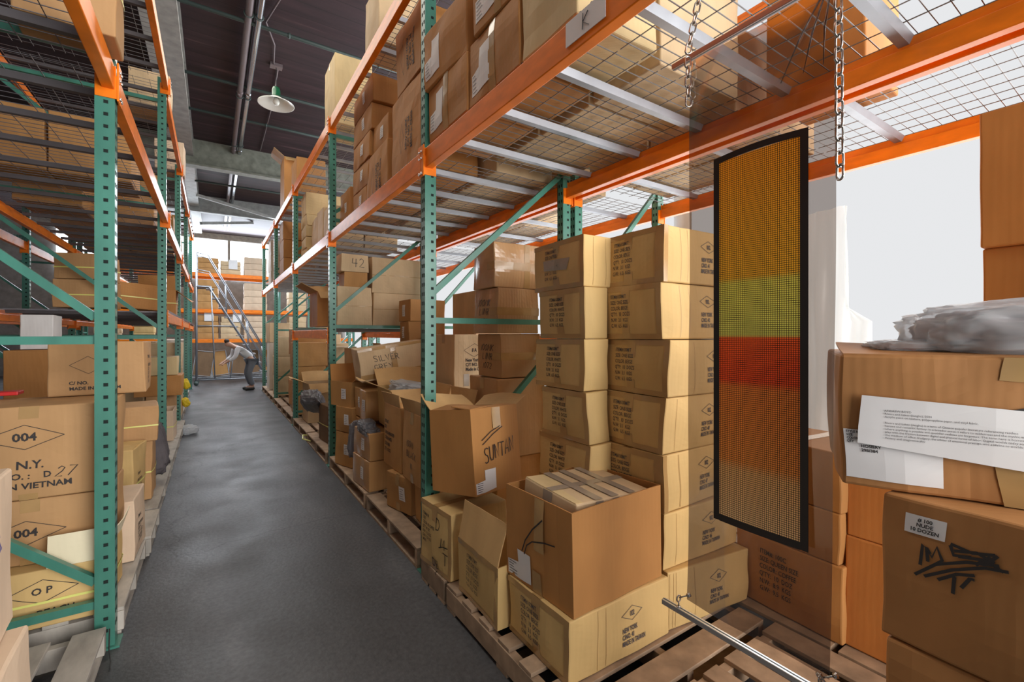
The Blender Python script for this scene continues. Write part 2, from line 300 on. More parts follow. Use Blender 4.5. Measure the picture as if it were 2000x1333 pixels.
# ---------------- cartons ----------------
FACES = {'-x': ((-1, 0, 0), (0, -1, 0)), '+x': ((1, 0, 0), (0, 1, 0)), '-y': ((0, -1, 0), (1, 0, 0)), '+y': ((0, 1, 0), (-1, 0, 0)), '+z': ((0, 0, 1), (1, 0, 0)), '-z': ((0, 0, -1), (1, 0, 0))}
class Box:
    def __init__(s, sx, sy, sz, seed, bulge=.006, wob=.005):
        s.d = Vector((sx, sy, sz)); rd = random.Random(seed); s.rd = rd; s.b = bulge; s.dent = bulge * .8; s.sv = Vector((seed * 3.1, seed * 1.7, 0))
        s.c = {(i, j, k): Vector((rd.uniform(-wob, wob), rd.uniform(-wob, wob), rd.uniform(-wob, 0) * (.8 if k else 0))) for i in (0, 1) for j in (0, 1) for k in (0, 1)}
    def warp(s, p):
        d = s.d; u = [min(1.1, max(-.1, (p[0] / d[0]) + .5)), min(1.1, max(-.1, (p[1] / d[1]) + .5)), min(1.1, max(-.1, p[2] / d[2]))]
        o = Vector(p)
        for (i, j, k), v in s.c.items():
            o += v * ((u[0] if i else 1 - u[0]) * (u[1] if j else 1 - u[1]) * (u[2] if k else 1 - u[2]))
        q = [2 * a - 1 for a in u]
        if s.dent: nv = noise.noise_vector(Vector(p) * 7 + s.sv) * s.dent; o += Vector((nv.x, nv.y, 0))
        for a in (0, 1):
            oth = [b for b in (0, 1, 2) if b != a]
            o[a] += math.copysign(min(1.2, abs(q[a])) ** 4, q[a]) * s.b * max(0, 1 - q[oth[0]] ** 2) * max(0, 1 - q[oth[1]] ** 2)
        return o
    def fp(s, face, a, t, off=.0016):     # a,t in metres from the face's centre
        nn, r = FACES[face]; nn = Vector(nn); r = Vector(r); d = s.d
        up = Vector((0, 0, 1)) if face[1] != 'z' else Vector((0, 1, 0))
        c = Vector((nn[0] * d[0] / 2, nn[1] * d[1] / 2, d[2] / 2 + nn[2] * d[2] / 2))
        return s.warp(c + r * a + up * t) + nn * off
    def dims(s, face):
        return (s.d[1], s.d[2]) if face[1] == 'x' else ((s.d[0], s.d[2]) if face[1] == 'y' else (s.d[0], s.d[1]))
    def body(s, m, open_=False):
        b = MB(); d = s.d; r = .007
        if open_:
            t = .006; X, Y, Z = d[0] / 2, d[1] / 2, d[2]
            for x0, x1, y0, y1 in ((-X, X, -Y, -Y + t), (-X, X, Y - t, Y), (-X, -X + t, -Y + t, Y - t), (X - t, X, -Y + t, Y - t)):
                n_ = 5; 
                for i in range(n_):
                    if x1 - x0 > y1 - y0: q = (x0 + (x1 - x0) * i / n_, x0 + (x1 - x0) * (i + 1) / n_, y0, y1)
                    else: q = (x0, x1, y0 + (y1 - y0) * i / n_, y0 + (y1 - y0) * (i + 1) / n_)
                    k = len(b.v); b.box(*q, 0, Z)
            b.box(-X + t, X - t, -Y + t, Y - t, .002, .002 + t)
            b.v = [tuple(s.warp(Vector(p))) for p in b.v]
            return b
        N = 9
        def ax(L): return [-L / 2, -L / 2 + r] + [-L / 2 + r + (L - 2 * r) * i / N for i in range(1, N)] + [L / 2 - r, L / 2]
        idx = {}
        def vid(p):
            k = tuple(round(a, 6) for a in p)
            if k not in idx:
                q = Vector((max(-d[0] / 2 + r, min(d[0] / 2 - r, p[0])), max(-d[1] / 2 + r, min(d[1] / 2 - r, p[1])), max(r, min(d[2] - r, p[2]))))
                e = Vector(p) - q; e = q + (e.normalized() * r if e.length > 1e-9 else e)
                idx[k] = len(b.v); b.v.append(tuple(s.warp(e)))
            return idx[k]
        A = [ax(d[0]), ax(d[1]), [z + d[2] / 2 for z in ax(d[2])]]
        for a in range(3):
            u, v = [(1, 2), (2, 0), (0, 1)][a]
            for sgn in (0, 1):
                w0 = A[a][-1 if sgn else 0]
                for i in range(len(A[u]) - 1):
                    for j in range(len(A[v]) - 1):
                        q = []
                        for di, dj in ((0, 0), (1, 0), (1, 1), (0, 1)):
                            p = [0, 0, 0]; p[a] = w0; p[u] = A[u][i + di]; p[v] = A[v][j + dj]; q.append(vid(p))
                        b.f.append(tuple(q if sgn else q[::-1])); b.m.append(0)
        return b
def patch(bx, mb, face, a0, a1, t0, t1, mi=0, off=.0016, n=5, skew=0):
    v = []; f = []
    for i in range(n + 1):
        for j in range(n + 1):
            a = a0 + (a1 - a0) * i / n; t = t0 + (t1 - t0) * j / n; v.append(tuple(bx.fp(face, a + skew * (t - t0), t, off)))
    for i in range(n):
        for j in range(n): k = i * (n + 1) + j; f.append((k, k + n + 1, k + n + 2, k + 1))
    mb.add(v, f, mi)
def quadp(bx, mb, face, pts, mi=0, off=.0016, n=4):       # bilinear patch from 4 corner points
    v = []; f = []
    for i in range(n + 1):
        for j in range(n + 1):
            u, w_ = i / n, j / n
            a = (1 - u) * (1 - w_) * pts[0][0] + u * (1 - w_) * pts[1][0] + u * w_ * pts[2][0] + (1 - u) * w_ * pts[3][0]
            t = (1 - u) * (1 - w_) * pts[0][1] + u * (1 - w_) * pts[1][1] + u * w_ * pts[2][1] + (1 - u) * w_ * pts[3][1]
            v.append(tuple(bx.fp(face, a, t, off)))
    for i in range(n):
        for j in range(n): k = i * (n + 1) + j; f.append((k, k + n + 1, k + n + 2, k + 1))
    mb.add(v, f, mi)
def txt(bx, mb, face, s, a, t, size, sx=.62, bold=None, sl=1.0, align='LEFT', mi=0, off=.0026, slant=0):
    vs, fs = text2d(s, size, sx, size * .03 if bold is None else bold, sl, align)
    mb.add([tuple(bx.fp(face, a + x + slant * y, t + y, off)) for x, y in vs], fs, mi)
def line(bx, mb, face, pts, w, mi=0, off=.0028):
    P = [Vector(p) for p in pts]; v = []; f = []
    for i, p in enumerate(P):
        d = (P[min(i + 1, len(P) - 1)] - P[max(0, i - 1)]).normalized(); nrm = Vector((-d[1], d[0])) * w / 2
        v += [tuple(bx.fp(face, *(p + nrm), off)), tuple(bx.fp(face, *(p - nrm), off))]
    for i in range(len(P) - 1): f.append((2 * i, 2 * i + 1, 2 * i + 3, 2 * i + 2))
    mb.add(v, f, mi)
def diamond(bx, mb, face, a, t, w, h, lw, mi=0):
    q = [(a - w, t), (a, t + h), (a + w, t), (a, t - h), (a - w, t)]
    for i in range(4): line(bx, mb, face, [q[i], ((q[i][0] + q[i + 1][0]) / 2, (q[i][1] + q[i + 1][1]) / 2), q[i + 1]], lw, mi)
def label_on(bx, par, face, a0, a1, t0, t1, torn=False, seed=1):
    mb = MB(); rd = random.Random(seed)
    if torn:
        am = a0 + (a1 - a0) * .45; tm = t0 + (t1 - t0) * .55
        quadp(bx, mb, face, [(a0, t0), (am, t0), (am, tm), (a0, tm - .01)]); quadp(bx, mb, face, [(am, t0), (a1, t0 + .01), (a1, t1), (am, t1)])
    else: patch(bx, mb, face, a0, a1, t0, t1, 0, .002)
    n = 5
    for i in range(n):
        t = t0 + (tm - t0 if torn else t1 - t0) * (i + .8) / (n + 1); L = (am - a0 if torn else a1 - a0)
        patch(bx, mb, face, a0 + L * .12, a0 + L * rd.uniform(.5, .85), t, t + .0035, 1, .003, 2)
    return mb.build('shipping_label', ['paper', 'ink_soft'], par)
def flap(bx, par, side, ang, depth, m, a0=None, a1=None, seed=0, curl=.02):
    # hinged at the top edge of one wall; ang = 0 upright, 90 flat outwards, -90 closed inwards
    nn, r = FACES[side]; W, Hh = bx.dims(side); a0 = -W / 2 + .006 if a0 is None else a0; a1 = W / 2 - .006 if a1 is None else a1
    mb = MB(); n = 6; t = .005; nn = Vector(nn); A = R_(ang); v = []
    for k in (0, 1):
        for i in range(n + 1):
            for j in range(n + 1):
                a = a0 + (a1 - a0) * i / n; q = depth * j / n
                p = bx.fp(side, a, Hh / 2, -.003)
                cv = curl * (j / n) ** 2 * math.sin(i / n * 3 + seed)
                p = p + (nn * math.sin(A) + Vector((0, 0, math.cos(A)))) * q + (nn * math.cos(A) - Vector((0, 0, math.sin(A)))) * ((k - .5) * t + cv)
                v.append(tuple(p))
    f = []; s = (n + 1) ** 2; g = lambda i, j: i * (n + 1) + j
    for i in range(n):
        for j in range(n):
            q = (g(i, j), g(i + 1, j), g(i + 1, j + 1), g(i, j + 1)); f.append(q); f.append(tuple(s + x for x in q[::-1]))
    for i in range(n):
        f += [(g(i, 0), s + g(i, 0), s + g(i + 1, 0), g(i + 1, 0)), (g(i, n), g(i + 1, n), s + g(i + 1, n), s + g(i, n)), (g(0, i), g(0, i + 1), s + g(0, i + 1), s + g(0, i)), (g(n, i), s + g(n, i), s + g(n, i + 1), g(n, i + 1))]
    mb.add(v, f); return mb.build('flap', m, par)
ITEM = "ITEM#100M/T\nSIZE: ONE SIZE\nCOLOR: %s\nQ'TY:  10  DOZS\nN.W:  3.1  KGS\nG.W:  6.5  KGS"
CNT = [0]
class Pieces:
    def __init__(s): s.l = []
    def add(s, *a): m = MB(); m.add(*a); s.l.append(m)
    def build(s, name, m, par): return [q.build(name, m, par) for q in s.l]
def carton(spec, tilt, style, decor, label, group, extra=None):
    x, y, z, sx, sy, sz, rot = spec; dec = decor.split(); CNT[0] += 1; sd = CNT[0]
    far = (x * x + y * y) > 60
    bx = Box(sx, sy, sz, sd, bulge=.003 if style in ('orange', 'white') else .009, wob=.003 if style == 'orange' else .008)
    mname = style + ('g' if 'gloss' in dec else '')
    rt = (tilt[0] if tilt else 0, tilt[1] if tilt else 0, rot)
    opened = any(d in dec for d in ('open', 'openflap'))
    if not dec or dec == ['bottape'] or (far and dec == ['tapex']):
        o = bx.body(mname).build('carton', mname, smooth=False, loc=(x, y, z), rot=rt)
        return tag(o, label, 'carton', group)
    par = empty('carton', (x, y, z), label, 'carton', group, rt)
    B_ = bx.body(mname, opened).build('carton_body', mname, par)
    ink = MB(); mk = MB(); tp = Pieces()
    side_is_left = x < 0
    W, Hh = bx.dims('-x'); Wy, _ = bx.dims('-y')
    I = 'ink'
    def blk(face, s, a, t, size, **k): txt(bx, ink, face, s, a, t, size, **k)
    for d in dec:
        if ink.f: ink.build('printed_text', 'ink_soft' if '002' in dec else 'ink', par); ink.__init__()
        if d in ('item', 'itemb', 'coffee'):
            q = Hh / .277
            s = ITEM % ('WHITE' if 'WHITE' in label else 'BEIGE') if d == 'item' else ("ITEM#8008\nSIZE:\nCOLOR: FR.COFFEE\nQTY:  40  SET\nN.W.  11.2  KGS\nG.W.  12.3  KGS\nMEAS:" if d == 'itemb' else "ITEM#: 100C\nSIZE: QUEEN SIZE\nCOLOR: COFFEE\nQ'TY:  10  DOZ\nN.W:  8.9  KGS\nG.W:  9.5  KGS")
            ss = min(.0285 * min(q, 1.25), W * .070)
            blk('-x', s, -W * .24 if d != 'itemb' else -W * .40, Hh * .27, ss, sx=.68, sl=1.08, bold=.0003)
            if sz > .2 and style == 'gold':
                for q_ in ((-W / 2, W / 2, Hh / 2 - .028, Hh / 2), (-W / 2, W / 2, -Hh / 2, -Hh / 2 + .026), (W / 2 - .03, W / 2, -Hh / 2 + .026, Hh / 2 - .028)): patch(bx, tp, '-x', *q_, 0, .0012, 9)
        elif d == '002':
            cr = MB()
            for _ in range(bx.rd.randint(1, 4)): a_ = bx.rd.uniform(-Wy / 2 + .01, -Wy / 2 + .2); patch(bx, cr, '-y', a_, a_ + .0016, -Hh / 2 + .01, Hh / 2 - .01, 0, .0014)
            cr.build('crease', 'tape', par)
            a = .03 if sx < .56 else .05
            diamond(bx, ink, '-y', a, Hh * .20, .066, .031, .0022); blk('-y', '002', a, Hh * .20 - .011, .031, sx=.6, align='CENTER')
            blk('-y', 'NEW YORK\nC/NO. %d\nMADE IN TAIWAN' % (40 + sd % 10), a - .06, -Hh * .08, .030, sx=.56, sl=.95)
        elif d == 'tapex':
            for f_ in ('-x',): 
                patch(bx, tp, f_, -.028, .028, Hh / 2 - .09, Hh / 2 - .001); patch(bx, tp, f_, -.028, .028, -Hh / 2 + .001, -Hh / 2 + .07)
            if not opened: patch(bx, tp, '+z', -sx / 2, sx / 2, -.028, .028)
            if side_is_left: patch(bx, tp, '-y', -.03, .03, Hh / 2 - .07, Hh / 2)
        elif d == 'tapev': patch(bx, tp, '-x', -.01, .055, -.02, Hh / 2 - .002); patch(bx, tp, '-x', -.03, .03, -Hh / 2, -Hh / 2 + .10)
        elif d == 'tapev2': patch(bx, tp, '-x' if not side_is_left else '+x', -.03, .03, -Hh / 2, Hh / 2)
        elif d == 'tapey': patch(bx, tp, '-x', W / 2 - .05, W / 2, -Hh / 2, Hh / 2); patch(bx, tp, '-y', -Wy / 2, -Wy / 2 + .03, -Hh / 2, Hh / 2)
        elif d == 'tapeyc': patch(bx, tp, '-y', .06, .11, -Hh / 2, Hh / 2)
        elif d == 'tapeh': patch(bx, tp, '-y', -Wy / 2, Wy / 2, -.035, .025); patch(bx, tp, '-x', W / 2 - .1, W / 2, -.035, .025)
        elif d == 'tapeh2': patch(bx, tp, '-y', -Wy / 2, Wy / 2, -Hh / 2 + .02, -Hh / 2 + .07); patch(bx, tp, '-y', -.03, .03, -Hh / 2, Hh / 2); patch(bx, tp, '-y', -Wy / 2, Wy / 2, Hh / 2 - .03, Hh / 2)
        elif d == 'bottape': pass
        elif d == 'seamy':
            t_ = MB(); patch(bx, t_, '-y', -Wy / 2, Wy / 2, -.003, .003); t_.build('flap_seam', 'tape', par)
        elif d == 'patch':
            t_ = MB(); quadp(bx, t_, '-x', [(-.12, -.02), (.10, -.035), (.13, .03), (-.13, .04)], 0, .0032); t_.build('tape_patch', 'tape_grey', par)
        elif d == 'strokes':
            st_ = Pieces(); line(bx, st_, '-x', [(-.10, -.06), (-.07, .0), (-.02, .065), (.05, .13)], .007); line(bx, st_, '-x', [(-.085, -.07), (-.06, -.02), (-.02, .01), (.06, .035), (.13, .045)], .006); st_.build('marker_stroke', 'marker', par)
        elif d == 'notch': label_on(bx, par, '-x', -W / 2 + .015, -W / 2 + .19, -Hh / 2 + .01, -Hh / 2 + .15, True, sd)
        elif d == 'label':
            label_on(bx, par, '-x', -.02 + .04, .10, -.05, .06, False, sd)
        elif d == 'labely': label_on(bx, par, '-x', -.04, .04, -.07, .07, False, sd)
        elif d == 'tornlabel': label_on(bx, par, '-x', -W / 2 + .03, -W / 2 + .22, -Hh / 2 + .05, -Hh / 2 + .27, True, sd)
        elif d == 'dbm':
            for h in (handwriting('D', .02, .06, .07) + handwriting('M', .08, -.03, .06) + handwriting('T', .10, -.12, .07) + handwriting('DB', -.02, -.17, .05)): line(bx, mk, '-x', h, .0052)
            line(bx, mk, '-x', [(.06, -.035), (.10, -.015), (.15, -.01)], .006)
        elif d == 'marks':
            for h in handwriting('100M', -.10, .0, .05, slant=.2) + handwriting('BLACK', -.10, -.08, .05, slant=.2) + handwriting('10', -.02, -.16, .04): line(bx, mk, '-x', h, .005)
        elif d == 'lines': blk('-x', 'SET & KIT\nSIZE\nCARTON MEASURES\nCOLOR WHITE\nCOLOR MIX\nQTY: 10 DOZ', -.17, .10, .038, sx=.7, sl=1.25)
        elif d == 'silver':
            for h in handwriting('SILVER', -.20, .02, .06, slant=-.2) + handwriting('GREY', -.20, -.07, .06, slant=-.2): line(bx, mk, '-y', h, .006)
        elif d == 'scrawl':
            for h in handwriting('100MK', -.10, .04, .05, slant=.3) + handwriting('LINR', -.08, -.03, .05, slant=.3) + handwriting('1072', -.08, -.10, .045, slant=.3): line(bx, mk, '-x', h, .005)
        elif d == 'black':
            for h in handwriting('BLACK', -.08, .0, .04, slant=.2) + handwriting('T202', .0, -.20, .04, slant=.2): line(bx, mk, '-x', h, .0045)
        elif d == 'n42':
            for h in handwriting('42', -.04, -.05, .11): line(bx, mk, '-y', h, .008)
        elif d == '8a':
            diamond(bx, ink, '-y', 0, .13, .12, .065, .003); blk('-y', '8 A', 0, .115, .05, sx=.7, align='CENTER'); blk('-y', 'New York\nC/T NO. 58\nMade in China', -.10, .02, .045, sx=.8)
            t_ = Pieces(); patch(bx, t_, '-y', -.12, -.06, -.22, -.10); patch(bx, t_, '-y', .10, .16, -.05, .06); t_.build('tape_patch', 'tape_grey', par)
        elif d == 'china':
            c0 = -.06
            vs, fs = text2d('NEW YORK\nC/T NO. 34\nMade in China', .055, .85, .001, 1.0, 'CENTER')
            ink.add([tuple(bx.fp('-x', c0 + .10 - yy, -.02 + xx, .0026)) for xx, yy in vs], [f_ for f_ in fs])
            diamond(bx, ink, '-x', c0 - .03, -.02, .05, .12, .003)
        elif d == '004' or d == '004b':
            t0 = .03 if d == '004' else -.05
            diamond(bx, ink, '-y', .04, t0 + .05, .145, .06, .003); blk('-y', '004', .04, t0 + .032, .055, sx=1.0, bold=.0016, align='CENTER')
            if d == '004':
                blk('-y', 'N.Y.', .06, -.075, .055, sx=1.0, bold=.0012, align='CENTER'); blk('-y', 'C/NO. :    D', .03, -.125, .042, sx=1.0, bold=.001, align='CENTER')
                blk('-y', 'MADE IN VIETNAM', .03, -.175, .042, sx=1.05, bold=.001, align='CENTER')
                for h in handwriting('27', .15, -.13, .05, slant=.4): line(bx, mk, '-y', h, .0042)
            t_ = Pieces(); patch(bx, t_, '-y', .02, .09, Hh / 2 - .06, Hh / 2); patch(bx, t_, '-y', .02, .09, -Hh / 2, -Hh / 2 + .03); t_.build('tape_patch', 'tape', par)
        elif d == 'cno':
            diamond(bx, ink, '-y', -.04, .02, .08, .05, .002); blk('-y', 'C/ NO.', -.12, -.09, .026, sx=1.0); blk('-y', 'MADE IN VIETNAM', -.12, -.122, .026, sx=1.0)
        elif d == 'ytext':
            wx, _ = bx.dims('+x')
            blk('+x', "ITEM NO.\n\nDESCRIPTION\nSIZE:  42\nQTY:  10 DZ\nN.W. 9 KGS\nG.W. 10 KGS", -wx * .28, .05, min(.026, wx * .10), sx=.75)
        elif d == 'blue':
            wx, _ = bx.dims('+x'); b2 = MB()
            txt(bx, b2, '+x', "T-SHIRT\n30 DOZS.\n\n18.5KGS.\n20 KGS.\n4.2'", -.05, .10, .062, sx=.72, bold=.0015); b2.build('printed_text', 'ink_blue', par)
        elif d == 'beach':
            diamond(bx, ink, '-y', .09, .04, .13, .055, .003); blk('-y', 'O P', .09, .028, .045, sx=1.0, bold=.001, align='CENTER'); blk('-y', 'BEACH', .07, -.08, .045, sx=.95, bold=.001)
        elif d == 'strapz' or d == 'strap':
            t_ = MB(); zz = -.02
            for f_ in ('-x', '-y', '+x', '+y'):
                ww, _ = bx.dims(f_); patch(bx, t_, f_, -ww / 2 - .002, ww / 2 + .002, zz, zz + .012, 0, .004, 6)
            t_.build('strap', 'strap', par)
        elif d == 'nude':
            t_ = MB(); patch(bx, t_, '-x', -W / 2 + .045, -W / 2 + .112, .092, .134, 0, .002); t_.build('small_label', 'paper', par)
            txt(bx, ink, '-x', '# 100\nNUDE\n10 DOZEN', -W / 2 + .0785, .121, .0112, sx=.9, align='CENTER', off=.0035)
            S_ = [[(-.13, -.04), (-.125, .035), (-.10, .0), (-.09, .04), (-.075, .0), (-.09, -.02)], [(-.145, -.08), (-.09, -.02), (-.02, .02), (.05, .04)], [(-.12, -.075), (-.05, -.02), (.02, .02), (.07, .03)], [(-.06, .065), (-.01, .055), (.04, .07)], [(-.05, .045), (.0, .06), (.04, .045)], [(-.04, .03), (.02, .045), (.06, .025)], [(-.06, .06), (-.05, .03), (-.01, .04)], [(.0, .02), (.03, .06)], [(.02, .03), (.045, .07)], [(-.085, -.07), (-.04, -.03), (.0, -.015)], [(-.05, -.10), (-.045, -.04)], [(-.03, -.07), (-.01, -.03), (.0, -.03)], [(-.11, -.02), (-.115, .03), (-.105, .01)]]
            for h in S_: line(bx, mk, '-x', [(-W / 2 + .065 + (a_ + .145) * .66, t__ * .62 + .052) for a_, t__ in h], .0062)
        elif d == 'card':
            t_ = MB(); quadp(bx, t_, '-x', [(-.228, -.052), (.12, -.085), (.12, .045), (-.216, .064)], 0, .010, 3)
            cd_ = t_.build('wall_text_card', 'paper', par); t2 = MB()
            body = "ANDREW BOYD\nRivers and Lakes (jianghu), 2024\nAcrylic paint on texture, polypropylene paper, and vinyl fabric.\n\nRivers and Lakes (jianghu) is a term of Chinese popular literature referencing restless\nheroes and romantic fantasy. In a broader sense it refers to wilderness and the mythic world,\nwhere anything is possible and quotidian realities are forgotten. The term here is borrowed to\nplay with the friction between digital and physical forms of labor. Digital worlds today serve as\nthe medium of office drudgery, the arbiter of emotional prestige, and a lifeline to worlds of\nfantasy and imaginative play."
            txt(bx, t2, '-x', body, -.178, .028, .0066, sx=.95, bold=0, off=.0112, sl=1.08); t2.build('card_text', 'ink_soft', cd_)
            t_ = MB(); patch(bx, t_, '-x', -.252, -.075, -.140, -.022, 0, .0022); t_.build('shipping_label', 'paper', par)
            txt(bx, ink, '-x', 'STYLE NO.\nSIZE\nCOLOR\nQTY', -.247, -.030, .008, sx=.8, off=.0035); txt(bx, ink, '-x', 'HOSIERY\n298/384', -.222, -.064, .010, sx=.9, off=.0035)
            t_ = Pieces(); quadp(bx, t_, '-x', [(.02, -Hh / 2), (.17, -Hh / 2), (.16, -.07), (.01, -.07)]); quadp(bx, t_, '-x', [(.02, Hh / 2 - .05), (.18, Hh / 2 - .06), (.18, Hh / 2), (.03, Hh / 2)]); t_.build('tape', 'tape', par)
            for h in [[(.06, .05), (.09, .07), (.13, .075)], [(.03, .045), (.07, .055)]]: line(bx, mk, '-x', h, .006)
    if opened:
        inner = 'inside'
        if 'openflap' in dec: flap(bx, par, '-x', -14, .20, 'inside', seed=2, curl=.012); flap(bx, par, '+x', 70, .2, 'inside', seed=1)
        elif 'fourflaps' in dec:
            for i, (s_, a_) in enumerate((('-x', 58), ('+x', 34), ('-y', 120), ('+y', 58))): flap(bx, par, s_, a_ + bx.rd.uniform(-8, 8), min(bx.dims(s_)[0] * .5, .24), 'inside', seed=i)
        elif 'flapup' in dec: flap(bx, par, '+x', 2, .2, 'kraft', seed=1, curl=.04); flap(bx, par, '+y', 8, .18, 'kraft', seed=3); flap(bx, par, '-y', 55, .2, 'kraft', seed=2, curl=.05)
        elif 'aisleflap' in dec: flap(bx, par, '+x', 128, .24, 'kraft', seed=1); flap(bx, par, '-y', 20, .2, 'kraft', seed=2)
    if 'open1' in dec:
        flap(bx, par, '+x', 6, .16, 'inside', seed=1); flap(bx, par, '-x', 12, .10, 'inside', seed=2, curl=.01)
    if 'open2' in dec: flap(bx, par, '-x', -86, .20, 'kraftd', seed=2, curl=.012)
    if 'openflapl' in dec:
        flap(bx, par, '-y', -10, .15, 'flapcream', a0=.10, a1=.30, seed=1, curl=.01); flap(bx, par, '+x', 16, .13, 'flapcream', seed=0, curl=.01)
    if 'lid' in dec: flap(bx, par, '-y', -84, .2, 'gold', seed=2); 
    tp.build('tape', 'tape', par)
    if ink.f: ink.build('printed_text', 'ink_soft' if '002' in dec else 'ink', par)
    if mk.f: mk.build('marker_writing', 'marker', par)
    return par
# ---------------- room ----------------
slab('floor', -7, 8, -6, 26, -.1, 0, 'floor')
slab('ceiling', -7, 8, -6, 26, 6.0, 6.1, 'ceiling')
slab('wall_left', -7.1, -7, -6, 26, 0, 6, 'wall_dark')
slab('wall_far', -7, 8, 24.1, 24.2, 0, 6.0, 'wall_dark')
for i, (y0, y1) in enumerate(((-4.5, 3.6), (3.9, 13.0), (13.3, 22))):
    m = slab('window_%d' % (i + 1), 5.2, 5.24, y0, y1, .5, 5.6, 'pane'); m.name = 'window_%d' % (i + 1)
slab('wall_right', 5.3, 5.4, -6, 26, 0, 6, 'wall')
for i, (x0, x1) in enumerate(((-5, -1.35), (-1.25, .55), (.65, 2.6), (2.7, 5.1))):
    slab('window_%d' % (i + 4), x0, x1, 24.0, 24.05, 4.0, 5.75, 'pane_end')
for i, x in enumerate((-1.3, .6, 2.65)): slab('trim_%d' % (i + 1), x - .05, x + .05, 23.9, 24.06, 4.0, 5.8, 'girder')
slab('trim_4', -7, 5.3, 23.85, 24.1, 5.75, 6.0, 'girder')
# overhead girders
b = MB(); b.box(-.78, -.74 + .37, -2, 22, 5.60, 5.64); b.box(-.60, -.55, -2, 22, 5.64, 5.96); b.box(-.78, -.37, -2, 22, 5.96, 6.0)
struct(b.build('trim_5', 'girder'))
b = MB(); b.box(-6.9, 5.2, 12.55, 12.60, 5.42, 6.0); b.box(-6.9, 5.2, 12.45, 12.70, 5.38, 5.42); struct(b.build('trim_6', 'girder_green'))
b = MB(); b.box(-6.9, 5.2, 17.55, 17.6, 5.5, 6.0); b.box(-6.9, 5.2, 17.48, 17.68, 5.46, 5.5); struct(b.build('trim_7', 'girder'))
b = MB(); b.bar((-.4, 16, 5.6), (2.4, 16.6, 5.2), .08, .08); b.bar((-.35, 19, 5.4), (1.3, 20.5, 5.95), .1, .1); struct(b.build('trim_8', 'girder'))
for (x, r, m, lb) in ((.40, .045, 'conduit', 'dull pinkish pipe running along the dark ceiling above the aisle'), (.525, .04, 'chrome', 'shiny steel pipe running along the dark ceiling beside a dull one')):
    b = MB(); b.tube([(x, y, 5.86) for y in (-1, 5, 10, 15, 22)], r, 12)
    for y in range(0, 22, 3): b.tube([(x, y + .3, 5.86), (x, y + .38, 5.86)], r * 1.18, 12)
    t = empty('ceiling_pipe', (0, 0, 0), lb, 'pipe'); b.build('pipe_run', m, t, True)
    q = MB()
    for y in (2.0, 4.5, 7, 9.5, 12): q.tube([(x + (r + .01) * math.cos(a), y, 5.86 + (r + .01) * math.sin(a)) for a in [k * math.pi / 6 for k in range(12)]], .008, 6, closed=True); q.bar((x, y, 5.88), (x, y, 6), .015, .015)
    q.build('pipe_hanger', 'rod', t)
b = MB(); b.tube([(.46, -1, 5.93), (.47, 8, 5.92), (.46, 20, 5.93)], .012, 6); tag(b.build('cable', 'cable', smooth=True), 'thin black cable running between the two ceiling pipes', 'cable')
for i, (y, z) in enumerate(((4.6, 5.88), (7.2, 5.86), (9.2, 5.9), (10.6, 5.88), (14.5, 5.6))):
    b = MB(); b.tube([(-.4, y, z), (3.5, y, z)], .028, 8); b.tube([(.9, y, z), (.93, y, z)], .04, 8); b.tube([(2.2, y, z), (2.23, y, z)], .04, 8)
    tag(b.build('tie_rod', 'rod', smooth=True), 'dark tie rod across the ceiling, %s from the camera' % ('first', 'second', 'third', 'fourth', 'fifth')[i], 'rod')
# pendant lamp
L = empty('pendant_lamp', (.87, 8.35, 5.35), 'white enamel dish lamp with green neck hanging from the ceiling', 'lamp')
b = MB(); b.lathe([(.055, .13), (.09, .10), (.16, .055), (.27, 0), (.272, -.01), (.262, -.008), (.155, .042), (.08, .085), (.05, .11)], 40); b.build('lamp_shade', 'shade_white', L, True)
b = MB(); b.lathe([(.0, .27), (.05, .27), (.062, .22), (.062, .13), (.09, .11)], 24); b.build('lamp_neck', 'shade_green', L, True)
b = MB(); b.lathe([(0, -.02), (.035, -.01), (.052, .03), (.045, .06), (.03, .09)], 20); b.build('bulb', 'shade_white', L, True)
b = MB(); b.tube([(0, 0, .27), (0, 0, .62)], .006, 8); b.build('cord', 'cable', L)
b = MB(); b.box(-.09, .09, -.06, .06, .60, .65); b.build('junction_box', 'conduit', L)
b = MB(); b.tube([(.83, 8.3, 5.97), (.78, 7.7, 5.95), (.62, 7.2, 5.95), (.80, 6.3, 5.96), (1.0, 5.5, 5.97), (1.05, 4.5, 5.97), (1.05, 2, 5.97)], .012, 6)
tag(b.build('conduit', 'conduit', smooth=True), 'thin grey conduit snaking over the ceiling to the dish lamp', 'conduit')
b = MB(); b.tube([(.90, 8.4, 5.97), (.95, 10, 5.97), (.95, 12.4, 5.97)], .012, 6); tag(b.build('conduit', 'conduit', smooth=True), 'thin grey conduit on the ceiling beyond the dish lamp', 'conduit')

